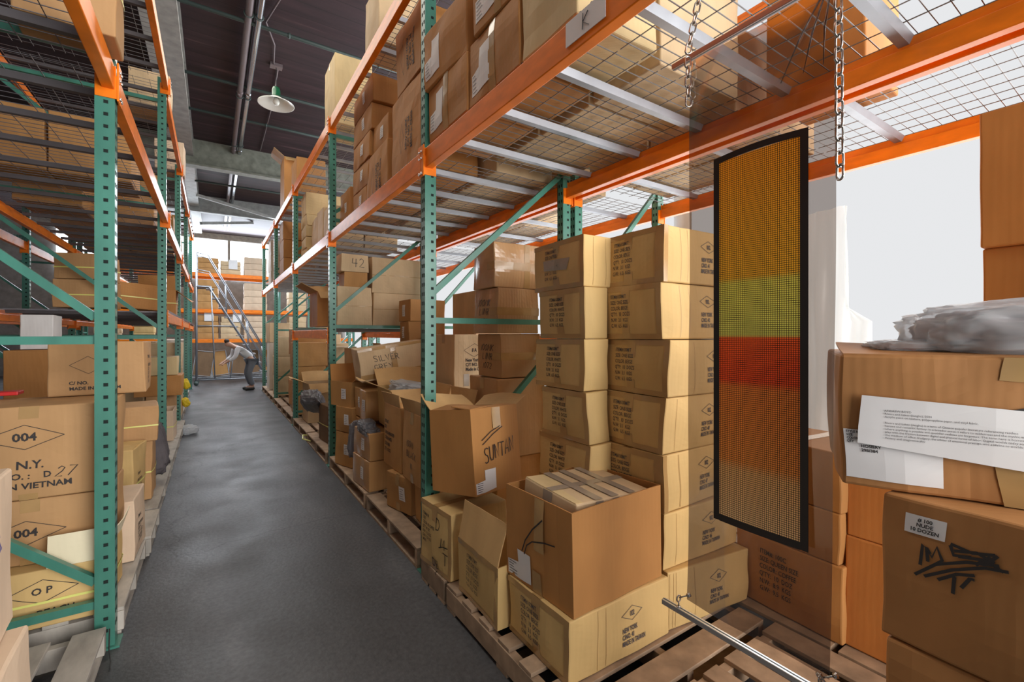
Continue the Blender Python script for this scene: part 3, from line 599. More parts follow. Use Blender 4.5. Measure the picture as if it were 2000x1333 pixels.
# ---------------- racks ----------------
PITCH_H = .0606
def post(par, xa, y, ht, side, w=.076, d=.07):     # side=-1: aisle towards -x; xa = aisle side face
    x0, x1 = (xa, xa + w) if side < 0 else (xa - w, xa)
    b = MB(); t = .006
    b.box(x0, x1, y, y + t, 0, ht); b.box(x0, x0 + t, y + t, y + d, 0, ht); b.box(x1 - t, x1, y + t, y + d, 0, ht)
    b.box(x0, x0 + .02, y + d - t, y + d, 0, ht); b.box(x1 - .02, x1, y + d - t, y + d, 0, ht)
    xm = (x0 + x1) / 2 + (.012 if side < 0 else .004); n = int((ht - .1) / PITCH_H)
    for i in range(n):
        z = .08 + i * PITCH_H
        b.add([(xm - .009, y - .0008, z), (xm + .009, y - .0008, z), (xm + .009, y - .0008, z + .017), (xm - .009, y - .0008, z + .017)], [(0, 1, 2, 3)], 1)
        for yy in (y + .016, y + .046):
            xf = (x0 - .0008) if side < 0 else (x1 + .0008)
            q = [(xf, yy - .006, z + .02), (xf, yy + .006, z + .02), (xf, yy + .008, z + .044), (xf, yy - .008, z + .044)]
            b.add(q, [(0, 3, 2, 1) if side < 0 else (0, 1, 2, 3)], 1)
    o = b.build('post', ['green', 'hole'], par)
    f = MB(); f.box(x0 - .02, x1 + .02, y - .02, y + d + .02, 0, .01); f.build('foot_plate', 'green', par)
    return o
def frame(xa, xb, y, ht, side, braces, diags, label, group=None):
    e = empty('rack_upright_frame', (0, 0, 0), label, 'rack frame', group)
    post(e, xa, y, ht, side); post(e, xb, y, ht, side)
    i0 = xa + (.076 if side < 0 else -.076); i1 = xb
    yb = y + .035
    for z in braces:
        b = MB(); b.bar((i0, yb, z), (i1, yb, z), .035, .038); b.build('horizontal_brace', 'green', e)
    for z0, z1 in diags:
        b = MB(); b.bar((i0, yb, z0), (i1, yb, z1), .035, .038); b.build('diagonal_brace', 'green', e)
    return e
def beam(x, y0, y1, z, side, label, group=None, h=.115, m='orange_paint', along='y'):
    # side: +1 shelf lies towards +x
    e = empty('load_beam', (0, 0, 0), label, 'beam', group)
    w = .05; s = side
    prof = [(0, 0), (w * s, 0), (w * s, h * .62), (w * .55 * s, h * .62), (w * .55 * s, h), (0, h)]
    def pt(px, pz, y): return (x + px, y, z + pz) if along == 'y' else (y, x + px, z + pz)
    v = [pt(px, pz, y) for y in (y0, y1) for px, pz in prof]; n = 6
    f = [tuple(range(n)), tuple(range(2 * n - 1, n - 1, -1))] + [(i, (i + 1) % n, n + (i + 1) % n, n + i) for i in range(n)]
    b = MB(); b.add(v, f); b.build('beam_bar', m, e, bevel=.004)
    g = MB()       # pressed groove line
    for k in (.42,): 
        q = [pt(-.0012 * s, h * k, y0), pt(-.0012 * s, h * k, y1), pt(-.0012 * s, h * k + .004, y1), pt(-.0012 * s, h * k + .004, y0)]; 
    for yy, dr in ((y0, 1), (y1, -1)):
        c = MB()
        if along == 'y':
            xo = x - s * .012; a = min(xo, xo + s * .012); 
            c.box(xo - .004, xo + .004, yy - dr * .033, yy + dr * .01, z - .055, z + h + .02) if dr > 0 else c.box(xo - .004, xo + .004, yy + dr * .01, yy - dr * .033, z - .055, z + h + .02)
            ya, yb_ = sorted((yy - dr * .002, yy + dr * .006)); xa_, xb_ = sorted((xo, x + s * .075)); c.box(xa_, xb_, ya, yb_, z - .045, z + h * .6)
        else:
            c.box(*sorted((yy - dr * .06, yy + dr * .01)), x - .018, x - .010, z - .05, z + h + .02)
        br = c.build('end_bracket', m, e, bevel=.002)
        q = MB()
        if along == 'y':
            xo = x - s * .017
            for zz, mi in ((z - .035, 0), (z + h * .5, 1), (z + h * .85, 1)):
                q.tube([(xo + s * .004, yy - dr * .018, zz), (xo - s * .006, yy - dr * .018, zz)], .009 if mi == 0 else .006, 10)
            q.tube([(x + s * .05, yy - dr * .0, z - .028), (x + s * .05, yy - dr * .012, z - .028)], .009, 10)
            q.build('bolt', 'bolt', br, True)
    return e
def deck(x0, x1, y0, y1, z, nch, label, group=None, fine=.062, side=1, chm='steel', lip=True):
    e = empty('wire_deck', (0, 0, 0), label, 'wire deck', group)
    b = MB(); r = .0034
    y = y0 + .02; k = 0
    while y < y1 - .005:
        b.bar((x0, y, z), (x1, y, z), r, r); 
        if lip:
            xl, sgn = (x0, -1) if side > 0 else (x1, 1)
            b.bar((xl, y, z), (xl, y, z + .022), r, r); b.box(xl - .004, xl + .004, y - .004, y + .004, z + .018, z + .027)
        y += fine
    nx = 9
    for i in range(nx + 1):
        x = x0 + (x1 - x0) * i / nx; b.bar((x, y0, z - r), (x, y1, z - r), r, r)
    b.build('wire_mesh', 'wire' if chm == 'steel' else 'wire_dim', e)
    for i in range(nch):
        yc = y0 + (y1 - y0) * (i + .5) / nch
        c = MB(); w = .032
        P = [(-w, 0), (-w * .55, -.030), (w * .55, -.030), (w, 0), (w * .9, 0), (w * .5, -.025), (-w * .5, -.025), (-w * .9, 0)]
        v = [(x, yc + a, z - .006 + q) for x in (x0 + .01, x1 - .01) for a, q in P]; n = 8
        f = [(j, (j + 1) % n, n + (j + 1) % n, n + j) for j in range(n)] + [tuple(range(n - 1, -1, -1)), tuple(range(n, 2 * n))]
        c.add(v, f); c.build('support_channel', chm, e)
    return e
ORD = ['first', 'second', 'third', 'fourth', 'fifth', 'sixth']
YR = [-.13, 2.72, 5.57, 8.42, 11.27, 14.12]
RX0, RX1 = 1.135, 2.285      # aisle face of the front post, inner face of the rear post
QX0, QX1 = 2.41, 3.42
for i, y in enumerate(YR):
    nm = 'behind the camera line' if i == 0 else '%s in view counting away from the camera' % ORD[i - 1]
    frame(RX0, RX1, y, 4.085, -1, (.22, 1.64, 2.90, 3.9), ((.5, 1.5), (1.83, 2.80), (3.0, 3.8)), 'green upright frame of the right aisle rack, ' + nm)
    frame(QX0, QX1, y, 4.3, -1, (.22, 1.64, 2.95), ((.5, 1.5), (1.83, 2.85)), 'green upright frame of the rear right rack, ' + nm)
for i in range(5):
    y0, y1 = YR[i] + .07, YR[i + 1]
    bn = ORD[i] + ' bay'
    for (xf, sd, who) in ((RX0, 1, 'aisle side of the right rack'), (RX1 + .076, -1, 'back of the right rack'), (QX0, 1, 'front of the rear right rack'), (QX1 + .076, -1, 'window side of the rear right rack')):
        for z, lv in ((2.62, 'lower level'), (3.95, 'upper level')):
            if lv[0] == 'u' and 'rear right' in who and i > 1: continue
            bo = beam(xf, y0, y1, z, sd, 'orange load beam at the %s, %s, %s' % (who, lv, bn), h=.125)
            if i == 0 and xf == RX0 and z < 3:
                s_ = empty('aisle_sign', (0, 0, 0), 'white card with handwritten letter K stuck on the nearest right beam', 'sign')
                q = MB(); q.box(xf - .0045, xf - .002, 1.12, 1.33, z + .03, z + .122); q.build('sign_card', 'paper', s_)
                q = MB()
                for st_ in handwriting('K', 0, 0, .058):
                    P = [(xf - .0062, 1.235 - a, z + .045 + t_) for a, t_ in st_]
                    q.tube(P, .0014, 5)
                q.build('marker_letter', 'marker', s_)
    ym = (y0 + y1) / 2
    for j, (a, c_) in enumerate(((y0 + .02, ym - .008), (ym + .008, y1 - .02))):
        pos = ('near half', 'far half')[j]
        deck(RX0 + .028, RX1 + .05, a, c_, 2.748, 3, 'wire mesh deck on the right rack lower shelf, %s of the %s' % (pos, bn))
        deck(QX0 + .028, QX1 + .05, a, c_, 2.748, 2, 'wire mesh deck on the rear right rack lower shelf, %s of the %s' % (pos, bn), lip=False)
        if i > 0: deck(RX0 + .028, RX1 + .05, a, c_, 4.078, 3, 'wire mesh deck on the right rack upper shelf, %s of the %s' % (pos, bn))
# mid shelf in the right third bay
beam(RX0, YR[2] + .07, YR[3], 1.49, 1, 'shiny orange load beam of the mid height shelf beyond the second right post')
beam(RX1 + .076, YR[2] + .07, YR[3], 1.49, -1, 'orange load beam at the back of the right mid height shelf')
deck(RX0 + .028, RX1 + .05, YR[2] + .09, YR[3] - .02, 1.618, 5, 'wire mesh deck of the right mid height shelf')
beam(QX0, YR[1] + .07, YR[2], 1.42, 1, 'orange load beam low in the rear right rack, seen past the pale cartons')
# left racks
YL = [-.2, 2.95, 6.2, 9.24, 12.4, 15.5]
LX0, LX1 = -.405, -1.68
for i, y in enumerate(YL):
    nm = 'behind the camera line' if i == 0 else '%s in view counting away from the camera' % ORD[i - 1]
    dx = -.0067 * max(0, y - 3)
    frame(LX0 + dx, LX1 + dx, y, 4.35, 1, (.22, 1.52, 2.95, 4.1), ((.33, 1.38), (1.63, 2.68), (3.0, 4.0)), 'green upright frame of the left aisle rack, ' + nm)
    if i in (1, 2, 3, 4): frame(-2.2, -3.4, y, 4.4, 1, (.22, 1.52, 2.95), ((.33, 1.38), (1.63, 2.68)), 'green upright frame of the rear left rack, ' + nm)
for i in range(5):
    y0, y1 = YL[i] + .07, YL[i + 1]; bn = ORD[i] + ' bay'
    for (xf, sd, who) in ((LX0, -1, 'aisle side of the left rack'), (LX1 - .076, 1, 'back of the left rack'), (-2.2, -1, 'front of the rear left rack')):
        if xf == -2.2 and i not in (1, 2, 3): continue
        levels = [(2.76, 'lower shelf level')]
        if xf != -2.2: levels.append((4.22, 'upper shelf level'))
        if i >= 2: levels.append((1.68, 'mid shelf level'))
        for z, lv in levels: beam(xf - .0067 * max(0, y0 - 3), y0, y1, z, sd, 'orange load beam at the %s, %s, %s' % (who, lv, bn))
    ym = (y0 + y1) / 2
    for j, (a, c_) in enumerate(((y0 + .02, ym - .008), (ym + .008, y1 - .02))):
        pos = ('near half', 'far half')[j]
        for z, lv in ((2.878, 'lower'), (4.338, 'upper')) + (((1.798, 'mid'),) if i >= 2 else ()):
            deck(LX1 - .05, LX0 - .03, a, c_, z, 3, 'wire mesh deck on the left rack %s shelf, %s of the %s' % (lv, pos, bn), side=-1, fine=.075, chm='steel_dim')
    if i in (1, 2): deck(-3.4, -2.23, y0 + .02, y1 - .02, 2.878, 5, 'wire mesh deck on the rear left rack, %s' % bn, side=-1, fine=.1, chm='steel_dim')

# ---------------- pallets ----------------
def pallet(x0, x1, y0, y1, along, label, group=None, m='wood', nb=7, z=0.0):
    e = empty('wooden_pallet', ((x0 + x1) / 2, (y0 + y1) / 2, z), label, 'pallet', group)
    W, D = x1 - x0, y1 - y0; rd = random.Random(label)
    L_, S_ = (W, D) if along == 'x' else (D, W)
    def put(b, a0, a1, s0, s1, z0, z1):
        if along == 'x': b.box(-W / 2 + a0, -W / 2 + a1, -D / 2 + s0, -D / 2 + s1, z0, z1)
        else: b.box(-W / 2 + s0, -W / 2 + s1, -D / 2 + a0, -D / 2 + a1, z0, z1)
    for i in range(nb):
        wd = .088 + rd.uniform(0, .02) if 0 < i < nb - 1 else .125; c = (S_ - .12) * i / (nb - 1)
        b = MB(); q = rd.uniform(-.006, .006); put(b, 0 + max(0, q), L_ + min(0, q), c, min(S_, c + wd), .118, .136); b.build('deck_board', m, e, bevel=.002)
    for i in range(3):
        c = (L_ - .045) * i / 2
        b = MB(); put(b, c, c + .042, 0.0, S_, .020, .117); b.build('stringer', m, e, bevel=.002)
    for i in range(3):
        c = (S_ - .1) * i / 2; b = MB(); put(b, 0, L_, c, c + .09, .001, .019); b.build('bottom_board', m, e)
    return e
pallet(1.10, 2.27, 1.17, 2.33, 'x', 'wooden pallet under the front beige 002 cartons', m='wood')
pallet(1.22, 2.30, .04, 1.13, 'y', 'wooden pallet with slatted boards at the bottom right, under the aluminium rail', m='wood')
pallet(1.10, 2.27, 2.36, 2.70, 'x', 'short wooden pallet under the narrow DB carton', nb=3)
pallet(1.12, 2.27, 2.82, 4.0, 'y', 'wooden pallet at the aisle under the small labelled carton, beyond the first right post')
pallet(1.12, 2.27, 4.05, 5.5, 'y', 'wooden pallet under the aisle pile before the second right post')
pallet(2.32, 3.4, .90, 2.1, 'y', 'wooden pallet under the cartons seen through the smoky sheet')
pallet(2.32, 3.4, -.04, .87, 'y', 'wooden pallet under the orange cartons at the right')
for i, y in enumerate((5.7, 7.05, 8.55, 9.9, 11.4, 12.75)):
    pallet(1.12, 2.27, y, y + 1.28, 'y', 'wooden pallet along the right aisle edge, %s beyond the second post' % ('first', 'second', 'third', 'fourth', 'fifth', 'sixth')[i])
pallet(-1.6, -.43, 1.72, 2.90, 'y', 'weathered pallet with a wide grey board, nearest at the lower left', m='wood_grey')
for i, (a, q, xx) in enumerate(((3.06, 3.98, -.385), (4.02, 4.62, -.36), (4.66, 6.1, -.375), (6.35, 7.6, -.38), (7.65, 9.15, -.38), (9.4, 10.8, -.45), (10.9, 12.3, -.45), (12.6, 14.0, -.5))):
    pallet(-1.6, xx, a, q, 'y', 'grey wooden pallet along the left aisle edge, %s beyond the first post' % ('first', 'second', 'third', 'fourth', 'fifth', 'sixth', 'seventh', 'eighth')[i], m='wood_grey')
pallet(-1.6, -.43, .5, 1.68, 'y', 'weathered pallet under the nearest left cartons', m='wood_grey')

# ---------------- cartons ----------------
BOXES = [
 ([1.482,1.58,0.14,0.6,0.43,0.268,0.5],None,'gold','item 002 tapex','beige carton printed 002 NEW YORK at the front pallet corner, under the big open carton',None),
 ([1.469,1.601,0.408,0.569,0.462,0.429,2.9],None,'kraft','open strokes notch tapev','big open brown carton with two curved marker strokes, standing on the front beige 002 carton',None),
 ([1.312,2.51,0.14,0.4,0.361,0.385,4.1],None,'gold','itemb dbm tapex','narrow carton with DB and M T marker letters, below the SUNTAN carton',None),
 ([1.35,2.03,0.14,0.44,0.41,0.3,0],None,'gold','item openflap','beige carton with its side flap folded up, right of the DB carton',None),
 ([2.104,1.58,0.14,0.58,0.489,0.277,-6.0],None,'gold','item 002 tapex','beige 002 NEW YORK carton, lowest of the tall stack at the sheet',None),
 ([2.088,1.613,0.417,0.58,0.47,0.277,-2.0],None,'gold','item 002 tapex','beige 002 NEW YORK carton, second lowest of the tall stack at the sheet',None),
 ([2.076,1.615,0.694,0.58,0.447,0.277,1.0],None,'gold','item 002 tapex tapey','beige 002 NEW YORK carton, third lowest of the tall stack at the sheet',None),
 ([2.084,1.603,0.971,0.58,0.443,0.277,-1.0],None,'gold','item 002 tapex','beige 002 NEW YORK carton, middle of the tall stack at the sheet',None),
 ([2.092,1.591,1.248,0.58,0.473,0.277,-3.0],None,'gold','item 002 tapex','beige 002 NEW YORK carton, third from the top of the tall stack at the sheet',None),
 ([2.084,1.62,1.525,0.58,0.457,0.277,-1.0],None,'gold','item 002 tapex','beige 002 NEW YORK carton, second from the top of the tall stack at the sheet',None),
 ([2.088,1.603,1.802,0.58,0.449,0.277,-2.0],None,'gold','item 002 tapex tapey','beige 002 NEW YORK carton, topmost of the tall stack at the sheet',None),
 ([1.704,1.931,0.14,0.16,0.421,0.277,-1.0],None,'gold','item tapex','beige carton marked WHITE, lowest of the narrow stack beside the 002 stack',None),
 ([1.693,1.922,0.417,0.16,0.393,0.277,2.0],None,'gold','item tapex','beige carton marked WHITE, second lowest of the narrow stack beside the 002 stack',None),
 ([1.708,1.943,0.694,0.16,0.447,0.277,-2.0],None,'gold','item tapex','beige carton marked WHITE, third lowest of the narrow stack beside the 002 stack',None),
 ([1.697,1.926,0.971,0.16,0.381,0.277,1.0],None,'gold','item tapex','beige carton marked WHITE, middle of the narrow stack beside the 002 stack',None),
 ([1.704,1.969,1.248,0.16,0.427,0.277,-1.0],None,'gold','item tapex','beige carton marked WHITE, third from the top of the narrow stack beside the 002 stack',None),
 ([1.697,1.943,1.525,0.16,0.385,0.277,1.0],None,'gold','item tapex','beige carton marked WHITE, second from the top of the narrow stack beside the 002 stack',None),
 ([1.882,1.977,1.802,0.5,0.466,0.277,-3.0],None,'gold','item tapex patch 002','beige 002 carton with a dark tape patch, topmost of the narrow rear stack',None),
 ([2.52,2.15,1.802,0.5,0.4,0.33,-4],None,'gold','002','beige 002 carton behind the topmost stack cartons, its corner near the rear post',None),
 ([2.52,2.15,0.14,0.5,0.4,1.6620000000000001,-4],None,'gold','','beige carton under the rear 002 carton, mostly hidden by the tall stacks',None),
 ([1.96,3.04,0.14,0.42,0.4,0.48,0],None,'kraft','','brown carton at the foot of the taped stack behind the frame',None),
 ([1.96,3.03,0.62,0.44,0.42,0.6,-2],None,'kraftl','black tapex','brown carton with a crumpled taped top, under the scrawled carton of the taped stack',None),
 ([1.96,3.0,1.22,0.38,0.33,0.334,2],None,'kraftl','tapeh scrawl','brown carton with black marker scrawl, third down in the taped stack behind the diagonal brace',None),
 ([1.94,3.0,1.554,0.39,0.335,0.346,0],None,'kraftl','tapeh gloss scrawl','brown carton banded with wide tan tape, second in the taped stack behind the brace',None),
 ([1.94,3.0,1.9,0.4,0.34,0.34,-2],None,'kraftl','tapeh gloss tapeyc','brown carton with glossy film on its aisle side, topmost of the taped stack',None),
 ([2.596,1.111,0.14,0.45,0.5,0.355,-3.2],None,'kraft','coffee','brown carton marked COFFEE, lowest of the rear stack seen through the smoky sheet',None),
 ([2.607,1.106,0.495,0.45,0.5,0.241,-5.2],None,'kraft','coffee','brown carton, middle of the rear stack seen through the smoky sheet',None),
 ([2.613,1.097,0.736,0.45,0.5,0.278,-6.8],None,'kraft','coffee tapex','brown carton with a pale dusty top, uppermost of the rear stack behind the sheet',None),
 ([2.62,0.675,0.14,0.45,0.39,0.5,0],None,'orange','','plain orange brown carton, lower of two beside the smoky sheet edge',None),
 ([2.625,0.67,0.64,0.45,0.385,0.42,0],None,'orange','','plain orange brown carton directly under the carton bearing the wall text card',None),
 ([2.66,0.21,0.14,0.5,0.44,0.86,0],None,'orange','','plain orange carton column base, hidden behind the wall text carton',None),
 ([2.66,0.2,1.0,0.5,0.46,0.87,0],None,'orange','','plain orange carton under the uppermost right hand carton, behind the plastic bags',None),
 ([2.64,0.21,1.87,0.52,0.46,0.5,1],None,'orange','','plain orange carton at the far right top, resting on another orange carton',None),
 ([1.53,0.195,0.14,0.46,0.38,0.36,-2],None,'kraftd','','brown carton at the bottom right, lowest of the column nearest the camera',None),
 ([1.52,0.195,0.5,0.46,0.38,0.35,-3],None,'kraftd','tapex','brown carton with a bulging lip, under the NUDE label carton',None),
 ([1.53,0.19,0.85,0.46,0.39,0.33,-4],None,'kraftd','nude','brown carton with a small NUDE 10 DOZEN label and thick black scribble',None),
 ([1.599,0.335,1.181,0.44,0.52,0.322,25],None,'kraftd','card open2','brown carton carrying the printed wall text card, under the plastic bags',None),
 ([1.428,3.541,0.14,0.4,0.352,0.291,12.9],None,'kraft2','label tapex','brown carton with a white label at the pallet end, lying left of the DB carton',None),
 ([1.46,3.24,0.43,0.42,0.42,0.53,0],None,'kraft2','marks open1 tapex','tall open carton marked 100M BLACK above the small labelled pallet carton',None),
 ([1.46,3.69,0.43,0.42,0.42,0.53,0],None,'kraft2','lines open1','carton printed with black lines, left of the 100M BLACK carton',None),
 ([1.5,3.09,0.14,0.42,0.4,0.28,0],None,'kraft2','','low brown carton supporting the tall open printed carton',None),
 ([1.64,4.14,0.69,0.62,0.46,0.36,-4],None,'gold','open fourflaps','open carton full of clear plastic bags beside the first green post',None),
 ([1.78,4.1,0.14,0.34,0.46,0.54,0],None,'kraft2','','brown carton under the open carton of plastic bags',None),
 ([1.6,4.72,1.11,0.7,0.34,0.34,-4],(0, -8, 0),'tan','silver tapeh2','pale carton lettered SILVER GREY, tilted on top of the aisle pile',None),
 ([1.82,5.2,1.03,0.46,0.34,0.32,-3],None,'tan','open open1','crushed open pale carton lying behind the SILVER GREY carton',None),
 ([1.86,4.85,0.14,0.36,0.4,0.93,0],None,'kraft2','','brown carton under the tilted SILVER GREY carton',None),
 ([1.345,4.269,0.14,0.4,0.45,0.274,3.3],None,'kraft2','label gloss','wrapped brown carton with white label, second layer of the aisle pile below grey bags',None),
 ([1.345,4.269,0.414,0.4,0.45,0.25,3.5],None,'kraft2','label gloss','wrapped brown carton with white label directly under the grey plastic bags',None),
 ([1.357,5.073,0.14,0.4,0.331,0.36,18.4],None,'kraft2','label','brown carton standing low in the aisle pile beside the second post, bottom layer',None),
 ([1.364,5.076,0.5,0.4,0.339,0.27,16.4],None,'kraft2','label','brown labelled carton, second layer in the pile right of the second green post',None),
 ([1.34,5.169,0.769,0.4,0.387,0.269,20.2],None,'kraft2','label open flapup','brown open carton with its flap up, third layer right of the second green post',None),
 ([1.45,4.77,0.7,0.4,0.24,0.3,2],None,'kraft2','label gloss','wrapped brown carton with label, at the top front of the aisle pile',None),
 ([1.43,4.51,0.7,0.4,0.24,0.3,-3],None,'kraft2','label gloss','wrapped brown carton with a curved top label beside the top front carton',None),
 ([1.45,4.71,0.14,0.4,0.38,0.55,0],None,'kraft2','tapex','brown carton below the wrapped pair in the middle of the aisle pile',None),
 ([2.15,4.15,0.14,0.5,0.52,0.45,0],None,'tan','tapex','cream carton at the bottom behind the first post',None),
 ([2.15,4.15,0.59,0.5,0.52,0.27,1],None,'tan','tapeh scrawl','cream carton with marker writing and grey tape, under the 8A New York carton',None),
 ([2.15,4.12,0.86,0.5,0.5,0.12,-1],None,'tan','tapex','cream carton between the 8A carton and the marker carton',None),
 ([2.13,4.12,0.98,0.44,0.46,0.57,0],None,'tan','8a tapex','pale carton printed with a diamond, New York and Made in China',None),
 ([2.75,4.7,0.14,0.6,0.6,1.9,0],None,'tan','','cream carton lying behind the diamond printed carton',None),
 ([2.16,5.27,0.14,0.44,0.34,1.04,0],None,'kraft2','','brown carton low behind the aisle pile, carrying the three labelled cartons',None),
 ([2.16,5.27,1.18,0.46,0.35,0.262,0],None,'kraft2','labely','brown carton with white label, lowest of three above the SILVER GREY pile',None),
 ([2.16,5.27,1.442,0.46,0.35,0.262,-3],None,'kraft2','labely','brown carton with white label, middle of three above the SILVER GREY pile',None),
 ([2.16,5.27,1.704,0.46,0.35,0.262,2],None,'kraft2','labely','brown carton with white label, topmost of three above the SILVER GREY pile',None),
 ([2.02,6.0,1.66,0.64,0.45,0.42,0],None,'tan','seamy','long cream carton on the mid height shelf, right of the other cream carton',None),
 ([2.02,6.0,2.08,0.66,0.45,0.46,0],None,'tan','seamy','long cream carton on top of another, highest behind the labelled cartons',None),
 ([1.47,5.97,1.66,0.42,0.45,0.48,0],None,'tan','seamy','long cream carton on the mid height shelf just past the second green post',None),
 ([1.5,5.95,2.14,0.28,0.3,0.19,0],None,'kraft2','open','brown flap open carton below the small 42 carton',None),
 ([1.48,5.95,2.33,0.34,0.34,0.22,0],None,'tan','n42','small carton with 42 in marker at the upper left of the long cream cartons',None),
 ([1.48,7.15,1.66,0.5,0.6,0.5,0],None,'kraft','open fourflaps','open brown carton with hanging flaps on the mid height shelf edge',None),
 ([2.05,7.0,1.66,0.5,0.6,0.45,0],None,'tan','','cream carton at the back of the mid height shelf',None),
 ([1.5,7.95,0.14,0.5,0.5,0.62,0],None,'tan','open fourflaps','open cream carton with upright flaps on the floor pallet beyond the second post',None),
 ([1.44,6.3,0.14,0.45,0.5,0.48,6],None,'dark','strap','brown carton wrapped in dark plastic with a yellow strap, beside the second green post',None),
 ([2.1,7.1,0.14,0.75,0.45,0.3,0],None,'gold','','cream carton in a rear floor stack beyond the second post, layer one',None),
 ([2.1,7.1,0.44,0.75,0.45,0.3,2],None,'gold','','cream carton in a rear floor stack beyond the second post, layer two',None),
 ([2.1,7.1,0.74,0.75,0.45,0.3,-1],None,'gold','','cream carton in a rear floor stack beyond the second post, layer three',None),
 ([2.1,7.1,1.04,0.75,0.45,0.3,3],None,'gold','','cream carton in a rear floor stack beyond the second post, layer four',None),
 ([2.02,6.1,0.14,0.5,0.5,0.3,2],None,'gold','','yellowish carton stacked behind the wrapped dark carton, layer one from the floor',None),
 ([2.02,6.1,0.44,0.5,0.5,0.3,-2],None,'gold','','yellowish carton stacked behind the wrapped dark carton, layer two from the floor',None),
 ([2.02,6.1,0.74,0.5,0.5,0.3,1],None,'gold','','yellowish carton stacked behind the wrapped dark carton, layer three from the floor',None),
 ([2.02,6.1,1.04,0.5,0.5,0.3,-1],None,'gold','','yellowish carton stacked behind the wrapped dark carton, layer four from the floor',None),
 ([1.45,8.85,0.14,0.5,0.5,0.42,0],None,'kraft2','tapex','brown carton in the aisle side stack beyond the third right post, at the floor',None),
 ([1.45,8.85,0.56,0.5,0.5,0.42,-2],None,'kraft2','tapex','brown carton in the aisle side stack beyond the third right post, in the middle',None),
 ([1.45,8.85,0.98,0.5,0.5,0.42,3],None,'kraft2','tapex','brown carton in the aisle side stack beyond the third right post, on top',None),
 ([1.43,11.75,0.14,0.5,0.5,0.45,0],None,'tan','tapex','pale carton in the aisle side stack beyond the fourth right post, at the floor',None),
 ([1.43,11.75,0.59,0.5,0.5,0.45,3],None,'tan','tapex','pale carton in the aisle side stack beyond the fourth right post, in the middle',None),
 ([1.43,11.75,1.04,0.5,0.5,0.45,-3],None,'tan','tapex','pale carton in the aisle side stack beyond the fourth right post, on top',None),
 ([1.6,9.9,0.14,0.6,0.6,0.5,3],None,'kraft','','brown carton set back in the fourth bay stack, at the floor',None),
 ([1.6,9.9,0.64,0.6,0.6,0.5,-2],None,'kraft','','brown carton set back in the fourth bay stack, in the middle',None),
 ([1.6,9.9,1.14,0.6,0.6,0.5,2],None,'kraft','','brown carton set back in the fourth bay stack, on top',None),
 ([1.4,13.2,0.14,0.42,0.6,1.2,0],None,'pale','tapex','white wrapped carton at the aisle edge of the last right bay',None),
 ([1.41,13.2,1.34,0.46,0.6,0.5,4],None,'tan','','cream carton on top of the white wrapped carton in the last right bay',None),
 ([1.375,2.43,2.765,0.45,0.516,0.333,0.0],None,'kraft','tornlabel tapev2','brown carton with white torn label just right of the first post on the upper shelf',None),
 ([1.366,2.461,3.097,0.45,0.527,0.359,2.1],None,'kraft','tornlabel','brown carton tilted above, with peeling white label, right of the first post',None),
 ([1.375,1.919,2.765,0.45,0.479,0.346,-0.0],None,'kraft','tornlabel tapev2','brown carton with dented corner on the upper shelf, left of the letter K sign',None),
 ([1.371,1.855,3.111,0.45,0.48,0.36,1.0],None,'kraft','tornlabel tapev2','brown carton with a white label above the dented carton on the upper shelf',None),
 ([1.375,1.468,2.765,0.45,0.38,0.75,-0.0],None,'creamy','','tall cream carton on the upper shelf directly above the letter K sign',None),
 ([1.475,3.372,2.765,0.45,0.673,0.706,0.0],None,'kraft','china','brown carton printed Made in China on the upper shelf, left of the first post',None),
 ([1.475,3.33,3.471,0.45,0.532,0.5,0.0],None,'kraft','china','brown diamond printed carton standing on the Made in China carton by the first post',None),
 ([1.475,4.127,2.765,0.45,0.643,0.48,0.0],None,'kraft','china','brown diamond printed carton between the Made in China carton and the small labelled ones',None),
 ([1.45,4.702,2.765,0.4,0.499,0.25,0.0],None,'kraft','label','small labelled brown carton on the upper shelf, lowest of a column of five',None),
 ([1.45,4.676,3.015,0.4,0.549,0.25,0.0],None,'kraft','label','small labelled brown carton on the upper shelf, second lowest of a column of five',None),
 ([1.45,4.65,3.265,0.4,0.599,0.25,0.0],None,'kraft','label','small labelled brown carton on the upper shelf, middle of a column of five',None),
 ([1.45,4.625,3.515,0.4,0.647,0.25,0.0],None,'kraft','label','small labelled brown carton on the upper shelf, second highest of a column of five',None),
 ([1.45,4.6,3.765,0.4,0.694,0.25,0.0],None,'kraft','label','small labelled brown carton on the upper shelf, topmost of a column of five',None),
 ([1.48,4.12,3.245,0.4,0.42,0.27,0],None,'kraft','label','small brown carton with white label, on top of the diamond carton beside the column',None),
 ([1.475,5.332,2.765,0.45,0.454,0.42,0.0],None,'kraft','label','small brown carton with white label just right of the second post on the upper shelf',None),
 ([1.74,8.1,2.765,0.98,0.5,0.18,1],None,'creamy','tapex','wide yellow cream carton on the upper shelf behind the second post, lowest of five',None),
 ([1.74,8.1,2.945,0.98,0.5,0.18,-1],None,'creamy','tapex','wide yellow cream carton on the upper shelf behind the second post, second lowest of five',None),
 ([1.74,8.1,3.125,0.98,0.5,0.18,0],None,'creamy','tapex','wide yellow cream carton on the upper shelf behind the second post, middle of five',None),
 ([1.74,8.1,3.305,0.98,0.5,0.18,1],None,'creamy','tapex','wide yellow cream carton on the upper shelf behind the second post, second highest of five',None),
 ([1.74,8.1,3.485,0.98,0.5,0.36,-2],None,'creamy','tapex','wide yellow cream carton on the upper shelf behind the second post, topmost of five',None),
 ([1.52,10.75,2.765,0.6,0.7,0.38,0],None,'kraft','tapex','brown carton on the upper shelf beyond the third post, lowest of three',None),
 ([1.52,10.75,3.145,0.6,0.7,0.38,1],None,'kraft','tapex','brown carton on the upper shelf beyond the third post, middle of three',None),
